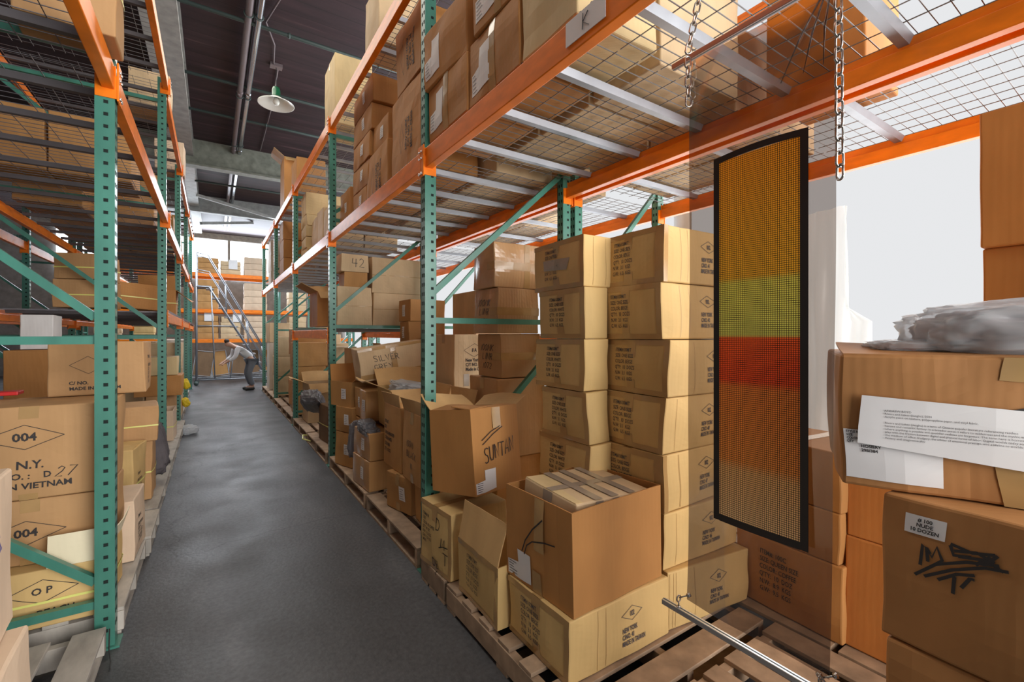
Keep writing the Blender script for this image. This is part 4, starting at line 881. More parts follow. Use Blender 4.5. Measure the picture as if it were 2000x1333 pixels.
 ([1.52,10.75,3.525,0.6,0.7,0.38,-1],None,'kraft','tapex','brown carton on the upper shelf beyond the third post, topmost of three',None),
 ([1.56,13.074,2.765,0.7,0.695,0.38,0.0],None,'pale','tapex','pale wrapped carton at the aisle edge of the far upper shelf, lowest of three',None),
 ([1.56,13.074,3.145,0.7,0.695,0.38,0.0],None,'pale','tapex','pale wrapped carton at the aisle edge of the far upper shelf, middle of three',None),
 ([1.56,13.074,3.525,0.7,0.695,0.38,0.0],None,'pale','tapex','pale wrapped carton at the aisle edge of the far upper shelf, topmost of three',None),
 ([1.45,6.0,4.11,0.45,0.6,0.85,0],None,'creamy','tapex','tall cream carton on the highest right shelf beside the second post',None),
 ([1.42,4.1,4.11,0.45,0.4,0.55,0],None,'tan','','carton at the aisle edge of the highest right shelf, nearest the camera',None),
 ([1.47,10.6,4.11,0.5,0.6,1.1,0],None,'kraft','open fourflaps','open brown carton on the highest right shelf near the far end',None),
 ([1.5,9.2,4.11,0.5,0.6,0.65,0],None,'kraft','','brown carton next to the open one on the highest right shelf',None),
 ([2.65,1.02,2.765,0.5,0.42,0.8,3],None,'orange','item','brown carton printed with weights, standing on the rear row deck above the hanging sheet',None),
 ([-0.67,1.42,0.14,0.5,0.55,0.26,2],None,'palek','','pale carton at the bottom left corner, lowest of the nearest left column',None),
 ([-0.655,1.43,0.4,0.52,0.56,0.38,2],None,'palek','tapex','pale crushed carton beneath the carton with blue printed weights',None),
 ([-0.69,1.455,0.783,0.52,0.58,0.41,4],None,'palek','blue tapev2','pale pinkish carton with blue printed weights at the left edge of the picture',None),
 ([-0.76,3.26,0.14,0.62,0.42,0.28,-3],None,'gold','beach strapz openflapl','yellow strapped carton printed BEACH with pale flap, behind the first left post',None),
 ([-0.78,3.37,0.42,0.64,0.44,0.32,-4],None,'kraftl','004b','brown carton printed 004 directly below the large 004 Vietnam carton',None),
 ([-0.79,3.37,0.74,0.66,0.44,0.46,-4],None,'kraftl','004','large brown carton printed 004 N.Y. MADE IN VIETNAM behind the first left post',None),
 ([-0.559,3.725,1.199,0.424,0.457,0.309,0.8],None,'kraftl','cno ytext','brown carton printed C/NO. MADE standing on the large 004 carton',None),
 ([-0.55,3.82,0.14,0.3,0.4,0.38,0],None,'palek','ytext','small white sided carton between the first left post and the strapped carton',None),
 ([-0.665,4.66,0.14,0.36,0.36,0.53,-6],None,'gold','strapz ytext lid','tall open top carton with a yellow strap on the left pallet edge',None),
 ([-0.66,5.1,0.14,0.44,0.4,0.5,2],None,'kraftl','strapz','brown carton with yellow strap resting behind the tall strapped carton',None),
 ([-0.64,5.08,0.64,0.46,0.4,0.3,6],None,'kraftl','strapz','brown strapped carton with a bulging white side, above the tall strapped carton',None),
 ([-0.642,8.494,0.14,0.238,0.504,0.51,-12.2],None,'kraftl','strapz','brown strapped carton on the pallet just before the second left post',None),
 ([-0.66,8.5,0.65,0.55,0.5,0.3,0],None,'kraft','','dark brown open carton on the strapped carton near the second left post',None),
 ([-0.64,8.45,0.95,0.4,0.4,0.27,0],None,'creamy','','cream carton on top of the dark brown carton beyond the second left post',None),
 ([-0.66,7.7,0.14,0.45,0.5,0.4,0],None,'palek','strapz open','pale open carton on the floor pallet beyond the second left post',None),
 ([-0.68,9.9,0.14,0.45,0.5,0.42,0],None,'tan','tapex','carton in the left stack beyond the third left post, at the floor',None),
 ([-0.68,9.9,0.56,0.45,0.5,0.42,3],None,'tan','tapex','carton in the left stack beyond the third left post, in the middle',None),
 ([-0.68,9.9,0.98,0.45,0.5,0.42,-2],None,'tan','tapex','carton in the left stack beyond the third left post, on top',None),
 ([-1.13,6.65,1.83,0.42,0.42,0.3,-12],None,'kraftl','strapz','brown strapped carton on the mid shelf behind the first left post',None),
 ([-1.13,6.65,2.13,0.38,0.42,0.27,-18],None,'kraftl','strapz','strapped carton with dusty white side, on top of another mid shelf carton',None),
 ([-0.78,7.1,1.85,0.5,0.4,0.3,10],(0, 5, 0),'kraft','strapz','brown strapped carton lying tilted on the mid shelf beside the second left post',None),
 ([-0.66,8.35,1.83,0.42,0.55,0.36,0],None,'kraft','strapz open aisleflap','open brown carton with a flap hanging into the aisle on the left mid shelf',None),
 ([-1.98,4.15,1.16,0.55,0.42,0.34,0],None,'kraftl','strapz ytext','cream sided carton with yellow strap deep in the left rack below the green brace',None),
 ([-1.98,4.2,0.14,0.5,0.4,1.02,0],None,'dark','','tall dark carton stack base deep in the left rack',None),
 ([-2.55,5.35,1.5,0.5,0.45,0.27,3],None,'palek','tapex gloss','taped pale carton at the left edge deep in the rack, lowest of three',None),
 ([-2.55,5.35,1.77,0.5,0.45,0.27,0],None,'palek','tapex gloss','taped pale carton at the left edge deep in the rack, middle of three',None),
 ([-2.55,5.35,2.04,0.5,0.45,0.27,-3],None,'palek','tapex gloss','taped pale carton at the left edge deep in the rack, topmost of three',None),
 ([-2.55,5.35,0.14,0.5,0.45,1.36,0],None,'kraft','','tall brown carton supporting the three pale taped cartons deep in the left rack',None),
 ([-2.62,8.0,1.55,0.75,0.5,0.5,0],None,'kraftl','tapeh','brown carton with a white side, deep in the left rack between the rear posts',None),
 ([-2.62,8.0,0.14,0.7,0.5,1.41,0],None,'kraft','','tall carton below the white sided one, deep in the left rack',None),
 ([-1.35,6.0,1.41,0.22,0.3,0.32,0],None,'white','','white foam box standing deep in the left rack behind the first post',None),
 ([-1.35,6.0,0.14,0.4,0.4,1.27,0],None,'kraft','','brown carton stack column below the white foam box',None),
 ([-0.535,2.8,2.895,0.34,0.22,0.45,3],None,'kraftl','strapz','strapped carton overhanging the aisle on the upper left shelf nearest the camera',None),
 ([-0.62,9.9,4.37,0.4,0.5,0.5,0],None,'palek','tapex','pale carton on the upper left shelf beside the third left post',None),
 ([-0.66,7.4,4.37,0.4,0.5,0.45,0],None,'tan','','carton on the highest left shelf just past the second left post',None),
 ([1.98,1.527,2.765,0.62,0.433,0.683,0],None,'tan','bottape','carton bottom seen through the nearest right mesh deck, first from the camera','cartons on the upper wire deck of the first right bay'),
 ([1.98,1.98,2.765,0.62,0.433,0.911,0],None,'tan','bottape','carton bottom seen through the nearest right mesh deck, second from the camera','cartons on the upper wire deck of the first right bay'),
 ([1.98,2.433,2.765,0.62,0.433,0.884,0],None,'tan','bottape','carton bottom seen through the nearest right mesh deck, third from the camera','cartons on the upper wire deck of the first right bay'),
 ([2.025,3.115,2.765,0.53,0.51,0.683,0],None,'tan','bottape','carton bottom seen through the second bay right mesh deck, first from the camera','cartons on the upper wire deck of the second right bay'),
 ([2.025,3.645,2.765,0.53,0.51,0.911,0],None,'tan','bottape','carton bottom seen through the second bay right mesh deck, second from the camera','cartons on the upper wire deck of the second right bay'),
 ([2.025,4.175,2.765,0.53,0.51,0.884,0],None,'tan','bottape','carton bottom seen through the second bay right mesh deck, third from the camera','cartons on the upper wire deck of the second right bay'),
 ([2.025,4.705,2.765,0.53,0.51,0.722,0],None,'tan','bottape','carton bottom seen through the second bay right mesh deck, fourth from the camera','cartons on the upper wire deck of the second right bay'),
 ([2.025,5.235,2.765,0.53,0.51,0.799,0],None,'tan','bottape','carton bottom seen through the second bay right mesh deck, fifth from the camera','cartons on the upper wire deck of the second right bay'),
 ([1.538,6.625,2.765,0.455,0.43,0.537,0],None,'tan','bottape','pale carton on the third right bay deck, first from the camera, left column','cartons on the upper wire deck of the third right bay'),
 ([1.538,7.075,2.765,0.455,0.43,0.611,0],None,'tan','bottape','pale carton on the third right bay deck, second from the camera, left column','cartons on the upper wire deck of the third right bay'),
 ([1.538,7.525,2.765,0.455,0.43,0.569,0],None,'tan','bottape','pale carton on the third right bay deck, third from the camera, left column','cartons on the upper wire deck of the third right bay'),
 ([2.013,6.625,2.765,0.455,0.43,0.625,0],None,'tan','bottape','pale carton on the third right bay deck, first from the camera, right column','cartons on the upper wire deck of the third right bay'),
 ([2.013,7.075,2.765,0.455,0.43,0.63,0],None,'tan','bottape','pale carton on the third right bay deck, second from the camera, right column','cartons on the upper wire deck of the third right bay'),
 ([2.013,7.525,2.765,0.455,0.43,0.496,0],None,'tan','bottape','pale carton on the third right bay deck, third from the camera, right column','cartons on the upper wire deck of the third right bay'),
 ([2.665,1.7,2.765,0.47,0.58,0.537,0],None,'tan','bottape','carton on the nearest rear row deck, first from the camera, left column','cartons on the rear row upper deck'),
 ([2.665,2.3,2.765,0.47,0.58,0.505,0],None,'tan','bottape','carton on the nearest rear row deck, second from the camera, left column','cartons on the rear row upper deck'),
 ([3.155,1.7,2.765,0.47,0.58,0.575,0],None,'tan','bottape','carton on the nearest rear row deck, first from the camera, right column','cartons on the rear row upper deck'),
 ([3.155,2.3,2.765,0.47,0.58,0.517,0],None,'tan','bottape','carton on the nearest rear row deck, second from the camera, right column','cartons on the rear row upper deck'),
 ([2.665,3.169,2.765,0.47,0.618,0.629,0],None,'tan','bottape','carton on the second rear row deck, first from the camera, left column','cartons on the rear row upper deck further back'),
 ([2.665,3.806,2.765,0.47,0.618,0.658,0],None,'tan','bottape','carton on the second rear row deck, second from the camera, left column','cartons on the rear row upper deck further back'),
 ([2.665,4.444,2.765,0.47,0.618,0.671,0],None,'tan','bottape','carton on the second rear row deck, third from the camera, left column','cartons on the rear row upper deck further back'),
 ([2.665,5.081,2.765,0.47,0.618,0.706,0],None,'tan','bottape','carton on the second rear row deck, fourth from the camera, left column','cartons on the rear row upper deck further back'),
 ([3.155,4.444,2.765,0.47,0.618,0.658,0],None,'tan','bottape','carton on the second rear row deck, third from the camera, right column','cartons on the rear row upper deck further back'),
 ([3.155,5.081,2.765,0.47,0.618,0.701,0],None,'tan','bottape','carton on the second rear row deck, fourth from the camera, right column','cartons on the rear row upper deck further back'),
 ([-1.41,5.5,2.9,0.52,0.58,0.503,0],None,'kraft2','bottape','dim carton on the second left deck, third from the camera, left column','cartons on the upper left wire deck'),
 ([-0.87,5.5,2.9,0.52,0.58,0.508,0],None,'kraft2','bottape','dim carton on the second left deck, third from the camera, right column','cartons on the upper left wire deck'),
 ([-1.41,6.812,2.9,0.52,0.605,0.744,0],None,'kraft2','bottape','dim carton on the third left deck, first from the camera, left column','cartons on the upper left wire deck beyond the second post'),
 ([-1.41,8.062,2.9,0.52,0.605,0.688,0],None,'kraft2','bottape','dim carton on the third left deck, third from the camera, left column','cartons on the upper left wire deck beyond the second post'),
 ([-1.41,8.688,2.9,0.52,0.605,0.848,0],None,'kraft2','bottape','dim carton on the third left deck, fourth from the camera, left column','cartons on the upper left wire deck beyond the second post'),
 ([-0.87,7.438,2.9,0.52,0.605,0.663,0],None,'kraft2','bottape','dim carton on the third left deck, second from the camera, right column','cartons on the upper left wire deck beyond the second post'),
 ([-0.87,8.062,2.9,0.52,0.605,0.811,0],None,'kraft2','bottape','dim carton on the third left deck, third from the camera, right column','cartons on the upper left wire deck beyond the second post'),
 ([-0.87,8.688,2.9,0.52,0.605,0.757,0],None,'kraft2','bottape','dim carton on the third left deck, fourth from the camera, right column','cartons on the upper left wire deck beyond the second post'),
 ([-1.397,9.838,2.9,0.545,0.655,0.713,0],None,'kraft2','bottape','dim carton on the fourth left deck, first from the camera, left column','cartons on the upper left wire deck beyond the third post'),
 ([-1.397,10.512,2.9,0.545,0.655,0.948,0],None,'kraft2','bottape','dim carton on the fourth left deck, second from the camera, left column','cartons on the upper left wire deck beyond the third post'),
 ([-1.397,11.188,2.9,0.545,0.655,0.68,0],None,'kraft2','bottape','dim carton on the fourth left deck, third from the camera, left column','cartons on the upper left wire deck beyond the third post'),
 ([-1.397,11.862,2.9,0.545,0.655,0.866,0],None,'kraft2','bottape','dim carton on the fourth left deck, fourth from the camera, left column','cartons on the upper left wire deck beyond the third post'),
 ([-0.833,9.838,2.9,0.545,0.655,0.667,0],None,'kraft2','bottape','dim carton on the fourth left deck, first from the camera, right column','cartons on the upper left wire deck beyond the third post'),
 ([-0.833,10.512,2.9,0.545,0.655,0.719,0],None,'kraft2','bottape','dim carton on the fourth left deck, second from the camera, right column','cartons on the upper left wire deck beyond the third post'),
 ([-0.833,11.188,2.9,0.545,0.655,0.96,0],None,'kraft2','bottape','dim carton on the fourth left deck, third from the camera, right column','cartons on the upper left wire deck beyond the third post'),
 ([-0.833,11.862,2.9,0.545,0.655,0.707,0],None,'kraft2','bottape','dim carton on the fourth left deck, fourth from the camera, right column','cartons on the upper left wire deck beyond the third post'),
 ([-1.275,9.844,0.14,0.63,0.667,1.084,0],None,'tan','bottape','carton on the floor of the far left bays, first from the camera','cartons on the floor of the far left bays'),
 ([-1.275,10.531,0.14,0.63,0.667,1.044,0],None,'tan','bottape','carton on the floor of the far left bays, second from the camera','cartons on the floor of the far left bays'),
 ([-1.275,11.219,0.14,0.63,0.667,0.941,0],None,'tan','bottape','carton on the floor of the far left bays, third from the camera','cartons on the floor of the far left bays'),
 ([-1.275,11.906,0.14,0.63,0.667,1.261,0],None,'tan','bottape','carton on the floor of the far left bays, fourth from the camera','cartons on the floor of the far left bays'),
 ([-0.75,12.833,0.14,0.38,0.447,1.188,0],None,'pale','bottape','pale carton at the last left bay, first from the camera','cartons on the floor of the last left bay'),
 ([-0.75,13.3,0.14,0.38,0.447,1.276,0],None,'pale','bottape','pale carton at the last left bay, second from the camera','cartons on the floor of the last left bay'),
 ([-0.75,13.767,0.14,0.38,0.447,1.28,0],None,'pale','bottape','pale carton at the last left bay, third from the camera','cartons on the floor of the last left bay'),
 ([-1.562,4.667,0.14,0.355,0.513,0.617,0],None,'kraft','bottape','carton set back in the second left bay, first from the camera, left column','cartons set back on the floor of the second left bay'),
 ([-1.562,5.2,0.14,0.355,0.513,0.583,0],None,'kraft','bottape','carton set back in the second left bay, second from the camera, left column','cartons set back on the floor of the second left bay'),
 ([-1.188,4.667,0.14,0.355,0.513,0.619,0],None,'kraft','bottape','carton set back in the second left bay, first from the camera, right column','cartons set back on the floor of the second left bay'),
 ([-1.188,5.2,0.14,0.355,0.513,0.529,0],None,'kraft','bottape','carton set back in the second left bay, second from the camera, right column','cartons set back on the floor of the second left bay'),
 ([2.05,8.919,0.14,0.38,0.618,1.177,0],None,'tan','bottape','carton set back on the far right floor, first from the camera','cartons set back on the floor of the far right bays'),
 ([2.05,9.556,0.14,0.38,0.618,1.229,0],None,'tan','bottape','carton set back on the far right floor, second from the camera','cartons set back on the floor of the far right bays'),
 ([2.05,10.194,0.14,0.38,0.618,1.404,0],None,'tan','bottape','carton set back on the far right floor, third from the camera','cartons set back on the floor of the far right bays'),
 ([2.05,10.831,0.14,0.38,0.618,1.184,0],None,'tan','bottape','carton set back on the far right floor, fourth from the camera','cartons set back on the floor of the far right bays'),
 ([2.1,8.919,2.765,0.28,0.618,0.813,0],None,'kraft','bottape','brown carton set back on the far right deck, first from the camera','cartons on the far upper right deck'),
 ([2.1,9.556,2.765,0.28,0.618,0.967,0],None,'kraft','bottape','brown carton set back on the far right deck, second from the camera','cartons on the far upper right deck'),
 ([2.1,10.194,2.765,0.28,0.618,0.966,0],None,'kraft','bottape','brown carton set back on the far right deck, third from the camera','cartons on the far upper right deck'),
 ([2.1,10.831,2.765,0.28,0.618,1.026,0],None,'kraft','bottape','brown carton set back on the far right deck, fourth from the camera','cartons on the far upper right deck'),
 ([2.05,11.812,0.14,0.38,0.605,1.039,0],None,'tan','bottape','carton set back on the last right bay floor, first from the camera','cartons on the floor of the last right bay'),
 ([2.05,12.438,0.14,0.38,0.605,1.291,0],None,'tan','bottape','carton set back on the last right bay floor, second from the camera','cartons on the floor of the last right bay'),
 ([2.05,13.062,0.14,0.38,0.605,1.265,0],None,'tan','bottape','carton set back on the last right bay floor, third from the camera','cartons on the floor of the last right bay'),
 ([2.05,13.688,0.14,0.38,0.605,1.19,0],None,'tan','bottape','carton set back on the last right bay floor, fourth from the camera','cartons on the floor of the last right bay'),
 ([2.1,11.917,2.765,0.28,0.813,1.065,0],None,'kraft','bottape','carton set back on the last right deck, first from the camera','cartons on the last right deck'),
 ([2.1,12.75,2.765,0.28,0.813,0.771,0],None,'kraft','bottape','carton set back on the last right deck, second from the camera','cartons on the last right deck'),
 ([2.1,13.583,2.765,0.28,0.813,0.729,0],None,'kraft','bottape','carton set back on the last right deck, third from the camera','cartons on the last right deck'),
]

for spec, tilt, style, decor, label, group in BOXES: carton(spec, tilt, style, decor, label, group)
# the SUNTAN carton, leaning over the narrow cartons
p = empty('carton', (1.375, 2.46, .60), 'big open brown carton with SUNTAN in black marker, leaning towards the aisle', 'carton', None, (-7, 2, 15))
bx = Box(.40, .38, .49, 901, .006, .004); bx.body('suntan', True).build('carton_body', 'suntan', p)
flap(bx, p, '-x', -84, .14, 'suntan', seed=1, curl=.01); flap(bx, p, '+y', 50, .14, 'inside', seed=2); flap(bx, p, '+x', 62, .12, 'inside', seed=3); flap(bx, p, '-y', -86, .17, 'suntan', seed=2, curl=.01)
mk = MB()
for h in handwriting('SUNTAN', -.11, -.07, .085, w=.56, slant=-.05): line(bx, mk, '-y', [(a, t_ + .18 * (a + .1)) for a, t_ in h], .0062)
line(bx, mk, '-y', [(-.13, .06), (-.05, .105), (.03, .13)], .005); line(bx, mk, '-y', [(-.125, .035), (-.04, .085), (.05, .125)], .005)
mk.build('marker_writing', 'marker', p)
label_on(bx, p, '-y', -.192, -.03, -.235, -.11, True, 3); tp = MB(); patch(bx, tp, '-y', -.03, .04, .12, .244); tp.build('tape', 'tape', p)
# taped carton slipped into the big open one
p = empty('carton', (1.470, 1.605, .60), 'shallow carton with grey tape stripes over its top, tucked inside the big open carton', 'carton', None, (4, 3, 2))
bx = Box(.47, .36, .245, 902, .006, .006); bx.body('tan').build('carton_body', 'tan', p)
tp = Pieces()
for a in (-.10, .0, .11): patch(bx, tp, '+z', a - .022, a + .022, -.178, .178, 0, .004); patch(bx, tp, '-y', a - .022, a + .022, .05, .12)
patch(bx, tp, '-x', -.03, .03, -.1, .12); patch(bx, tp, '+z', -.233, .233, -.02, .02, 0, .003); tp.build('tape', 'tape_grey', p)
flap(bx, p, '-x', -93, .0 + .12, 'creamy', seed=1, curl=.004)

# ---------------- hanging vinyl sheet, rails, chains ----------------
SX = 1.38
t = empty('hanging_vinyl_banner', (SX, .73, .62), 'smoky clear vinyl sheet with a dotted orange, green and red panel, hung from chains', 'banner')
b = MB(); ny, nz = 16, 60; v = []; f = []
for i in range(ny + 1):
    for j in range(nz + 1):
        y = -.215 + .44 * i / ny; z = .0 + 1.87 * j / nz
        tw = (.022 * (1 - j / nz)); yy = y * 1.0 + tw * 1.0; zz = z + (.045 * (1 - i / ny) * 0) 
        if j == 0: zz = .035 * (1 - i / ny) * 0 + z
        v.append((.006 * math.sin(i / ny * 7 + j * .08) + .004 * math.sin(j * .21), yy, zz))
for i in range(ny):
    for j in range(nz): k = i * (nz + 1) + j; f.append((k, k + nz + 1, k + nz + 2, k + 1))
b.add(v, f); b.build('vinyl_sheet', 'vinyl', t, True)
def curvedpanel(name, y0, y1, z0, z1, x, m, par, depth=.002, arch=0):
    b = MB(); n = 8; v = []; f = []
    for k in (0, 1):
        for i in range(n + 1):
            for j in range(n + 1):
                y = y0 + (y1 - y0) * i / n; z = z0 + (z1 - z0) * j / n
                v.append((x - k * depth - .006 * math.sin(math.pi * i / n), y, z + .006 * math.sin(math.pi * i / n) * (1 if j == n else 0)))
    s = (n + 1) ** 2
    for i in range(n):
        for j in range(n): q = (i * (n + 1) + j, (i + 1) * (n + 1) + j, (i + 1) * (n + 1) + j + 1, i * (n + 1) + j + 1); f += [q, tuple(s + a for a in q[::-1])]
    for i in range(n):
        for a, c_ in ((i * (n + 1), (i + 1) * (n + 1)), (i * (n + 1) + n, (i + 1) * (n + 1) + n), (i, i + 1), (n * (n + 1) + i, n * (n + 1) + i + 1)): f.append((a, c_, s + c_, s + a))
    b.add(v, f); return b.build(name, m, par)
b = MB(); n_ = 10; ya, yb, za, zb = -.146, .136, .326, 1.502; ia, ib, ja, jb = -.1255, .1155, .347, 1.482
def cx(y): return -.010 - .006 * math.sin(math.pi * (y - ya) / (yb - ya))
def strip(y0, y1, z0, z1, top=0):
    v = []; f = []
    for k in (0, 1):
        for i in range(n_ + 1):
            y = y0 + (y1 - y0) * i / n_
            for z in (z0, z1): v.append((cx(y) - k * .0015, y, z + (.006 * math.sin(math.pi * (y - ya) / (yb - ya)) if top else 0)))
    m_ = 2 * (n_ + 1)
    for i in range(n_): a = 2 * i; f += [(a, a + 2, a + 3, a + 1), (m_ + a, m_ + a + 1, m_ + a + 3, m_ + a + 2), (a, m_ + a, m_ + a + 2, a + 2), (a + 1, a + 3, m_ + a + 3, m_ + a + 1)]
    b.add(v, f)
strip(ya, ia, za, zb, 1); strip(ib, yb, za, zb, 1); strip(ia, ib, za, ja); strip(ia, ib, jb, zb, 1); b.build('black_border', 'blackvinyl', t)
b = MB(); v = []; f = []
for i in range(13):
    for j in (0, 1): y = ia + (ib - ia) * i / 12; v.append((cx(y) - .0008, y, (jb - ja + .004) * j))
for i in range(12): a = 2 * i; f.append((a, a + 2, a + 3, a + 1))
b.add(v, f); d = b.build('dotted_panel', 'dots', t); d.location = (0, 0, ja)
# gathered folds under the upper rail
for k, (ya, yb) in enumerate(((-.20, -.17), (-.19, -.12), (-.185, -.06))):
    q = MB(); q.tube([(-.006, ya, 1.86), (-.008, (ya + yb) / 2, 1.76), (-.004, yb - .01, 1.66)], [.002, .003, .001], 6); q.build('sheet_fold', 'vinyl', t, True)
def link(b, c, ax, ln, wd, r, tw):
    # one oval link centred at c, long axis ax, turned by tw about it
    ax = Vector(ax).normalized(); s = Vector((1, 0, 0)) if abs(ax.x) < .9 else Vector((0, 1, 0)); s = (s - ax * s.dot(ax)).normalized(); s = Matrix.Rotation(tw, 3, ax) @ s
    pts = []
    hl = ln / 2 - wd / 2
    for i in range(16):
        a = 2 * math.pi * i / 16; pts.append(Vector(c) + s * math.cos(a) * wd / 2 + ax * (math.sin(a) * wd / 2 + math.copysign(hl, math.sin(a) + 1e-9)))
    b.tube(pts, r, 7, closed=True)
def chain(P, label, ln=.040, wd=.020, r=.0032):
    e = empty('chain', P[0], label, 'chain'); pts = [Vector(p) for p in P]
    seg = [(pts[i + 1] - pts[i]).length for i in range(len(pts) - 1)]; tot = sum(seg); n = int(tot / (ln - 2.2 * r)); 
    for k in range(n):
        s = (k + .5) * tot / n; i = 0
        while s > seg[i]: s -= seg[i]; i += 1
        c = pts[i] + (pts[i + 1] - pts[i]).normalized() * s; b = MB(); link(b, c - pts[0], pts[i + 1] - pts[i], ln, wd, r, (k % 2) * math.pi / 2 + .5); b.build('chain_link', 'chain', e, True)
    return e
chain([(SX + .03, .90, 2.95), (SX + .01, .935, 2.70), (SX - .008, .965, 2.525)], 'steel chain from the shelf above to the far end of the upper rail')
chain([(SX - .022, .955, 2.50), (SX - .018, .955, 2.335)], 'short loose chain end dangling below the far end of the upper rail')
chain([(SX - .02, .51, 2.50), (SX - .02, .505, 1.955)], 'long loose chain end dangling beside the right edge of the vinyl sheet')
chain([(SX + .02, .47, 2.95), (SX + .01, .50, 2.70), (SX, .51, 2.52)], 'steel chain from the shelf above to the near end of the upper rail')
def rail(y0, y1, z, x, label, top):
    e = empty('slotted_rail', (x, (y0 + y1) / 2, z), label, 'rail'); L_ = (y1 - y0) / 2
    b = MB(); b.box(-.010, .010, -L_, L_, -.009, .009); b.build('rail_bar', 'alu' if not top else 'conduit_rose', e, bevel=.0015)
    b = MB(); s = 1 if not top else -1
    b.box(-.0025, .0025, -L_ - .0004, L_ + .0004, *(sorted((s * .0088, s * .0096)))); b.build('rail_slot', 'alu_dark', e); return e
M['conduit_rose'] = mat('anodised_rail', (.36, .25, .23), .35, .5)
rail(.30, 1.03, 2.508, SX, 'brownish slotted rail under the mesh deck carrying the vinyl sheet', True)
rail(.30, 1.065, .577, SX - .01, 'slotted aluminium rail hanging level beneath the vinyl sheet', False)
def eyebolt(y, label, ring=False):
    e = empty('eye_bolt', (SX - .01, y, .586), label, 'eye bolt')
    b = MB(); b.tube([(0, 0, 0), (0, 0, .02)], .0025, 8); b.lathe([(.008, 0), (.008, .003), (0, .003)], 10)
    link(b, (0, 0, .03), (0, 0, 1), .022, .020, .0025, 0); b.build('eye', 'chain', e, True)
    b = MB(); b.tube([(.0, -.002, .034), (.01, -.03, .052)], .0025, 8); b.tube([(.01, -.028, .050), (.013, -.036, .056)], .007, 10)
    if ring: link(b, (.0, -.004, .03), (0, 1, .8), .034, .018, .0025, 1)
    b.build('snap_link', 'chain', e, True)
eyebolt(1.0, 'small steel eye bolt on the far end of the lower rail'); eyebolt(.555, 'steel eye bolt with linked ring near the close end of the lower rail', True)

b = MB(); v = []; f = []; n1, n2 = 24, 24
for i in range(n1 + 1):
    for j in range(n2 + 1):
        a = i / n1; q = j / n2; y = 1.62 - .42 * a; z = .004 + 2.45 * q
        if z > 1.66: y = max(y, 1.34)
        v.append((3.72 + .03 * math.sin(a * 19) * (1 - .5 * q) + .02 * math.sin(q * 14 + a * 5), y, z))
for i in range(n1):
    for j in range(n2): k = i * (n2 + 1) + j; f.append((k, k + n2 + 1, k + n2 + 2, k + 1))
b.add(v, f); tag(b.build('plastic_curtain', 'curtain', smooth=True), 'wrinkled grey translucent plastic curtain hanging before the bright window wall', 'curtain')
# ---------------- plastic bags ----------------
def bag(name, loc, rot, d, m, label, cat='bag', seed=1, core=None, group=None):
    bm = bmesh.new(); bmesh.ops.create_icosphere(bm, subdivisions=5, radius=1)
    for v in bm.verts:
        p = v.co.copy(); q = Vector([math.copysign(abs(a) ** .62, a) for a in p])
        n1 = noise.noise(p * 2.2 + Vector((seed, 0, 0))); n2 = noise.noise(p * 6 + Vector((0, seed, 0))); n3 = abs(noise.noise(Vector((p.x * 2, p.y * 9, p.z * 9)) + Vector((seed, seed, 0))))
        s = 1 + .16 * n1 + .08 * n2 + .14 * n3
        v.co = Vector((q.x * d[0] / 2, q.y * d[1] / 2, q.z * d[2] / 2)) * s
    me = bpy.data.meshes.new(name); bm.to_mesh(me); bm.free(); me.materials.append(M[m])
    for p in me.polygons: p.use_smooth = True
    if core:
        e = empty(name, loc, label, cat, group, rot); o = bpy.data.objects.new('plastic_film', me); C.objects.link(o); o.parent = e
        m2 = me.copy(); m2.materials.clear(); m2.materials.append(M[core])
        for v in m2.vertices: v.co = Vector((v.co.x * .88, v.co.y * .86, v.co.z * .74 - .006)) + Vector((0, 0, .006 * math.sin(v.co.y * 140 + v.co.x * 30)))
        o = bpy.data.objects.new('folded_contents', m2); C.objects.link(o); o.parent = e
        return e
    o = bpy.data.objects.new(name, me); C.objects.link(o); o.location = loc; o.rotation_euler = [R_(a) for a in rot]
    return tag(o, label, cat, group)
M['garment'] = mat('mauve_brown_garments', (.42, .32, .32), .8, var=.2, bump=.6)
bag('plastic_bag', (1.585, .215, 1.566), (0, 4, 113), (.42, .26, .125), 'poly', 'clear plastic bag of brown garments lying on the wall text carton', seed=3, core='garment')
bag('plastic_bag', (1.475, .375, 1.522), (0, 2, 118), (.20, .12, .032), 'poly', 'flat plastic wrapped garment under the clear bag on the wall text carton', seed=7, core='garment')
bag('plastic_bag', (1.64, 4.14, 1.0), (4, 10, 10), (.50, .34, .16), 'poly', 'clear plastic bags bulging out of the open carton beside the first post', seed=5, core='darkgarment')
bag('plastic_bag', (1.20, 4.28, .70), (0, 3, 80), (.30, .15, .09), 'polygrey', 'silver grey plastic bag on the wrapped carton in the aisle pile, upper', seed=9)
bag('plastic_bag', (1.20, 4.20, .665), (0, -6, 95), (.26, .15, .07), 'polygrey', 'silver grey plastic bag squeezed under another in the aisle pile', seed=13)
bag('plastic_bag', (1.20, 4.62, .50), (0, 80, 90), (.36, .16, .07), 'polygrey', 'grey plastic sleeve hanging down the front of the aisle pile', seed=17)
bag('plastic_bag', (1.14, 6.62, .64), (0, 35, 60), (.40, .25, .2), 'polygrey', 'dark crumpled plastic over the wrapped carton beside the second right post', seed=19, core='dark')
bag('garment_bundle', (-.50, 5.42, .50), (0, 80, 20), (.55, .22, .24), 'darkgarment', 'dark grey bundle of garments hanging between two left strapped cartons', 'bundle', seed=23)
bag('crumpled_plastic', (-.32, 8.6, .07), (0, 0, 20), (.22, .3, .12), 'poly', 'crumpled clear plastic on the floor at the left pallet edge', seed=31)
bag('crumpled_plastic', (-.40, 9.72, .36), (0, 70, 20), (.16, .1, .1), 'yellow', 'yellow plastic knot hanging low near the third left post', 'plastic', seed=33)
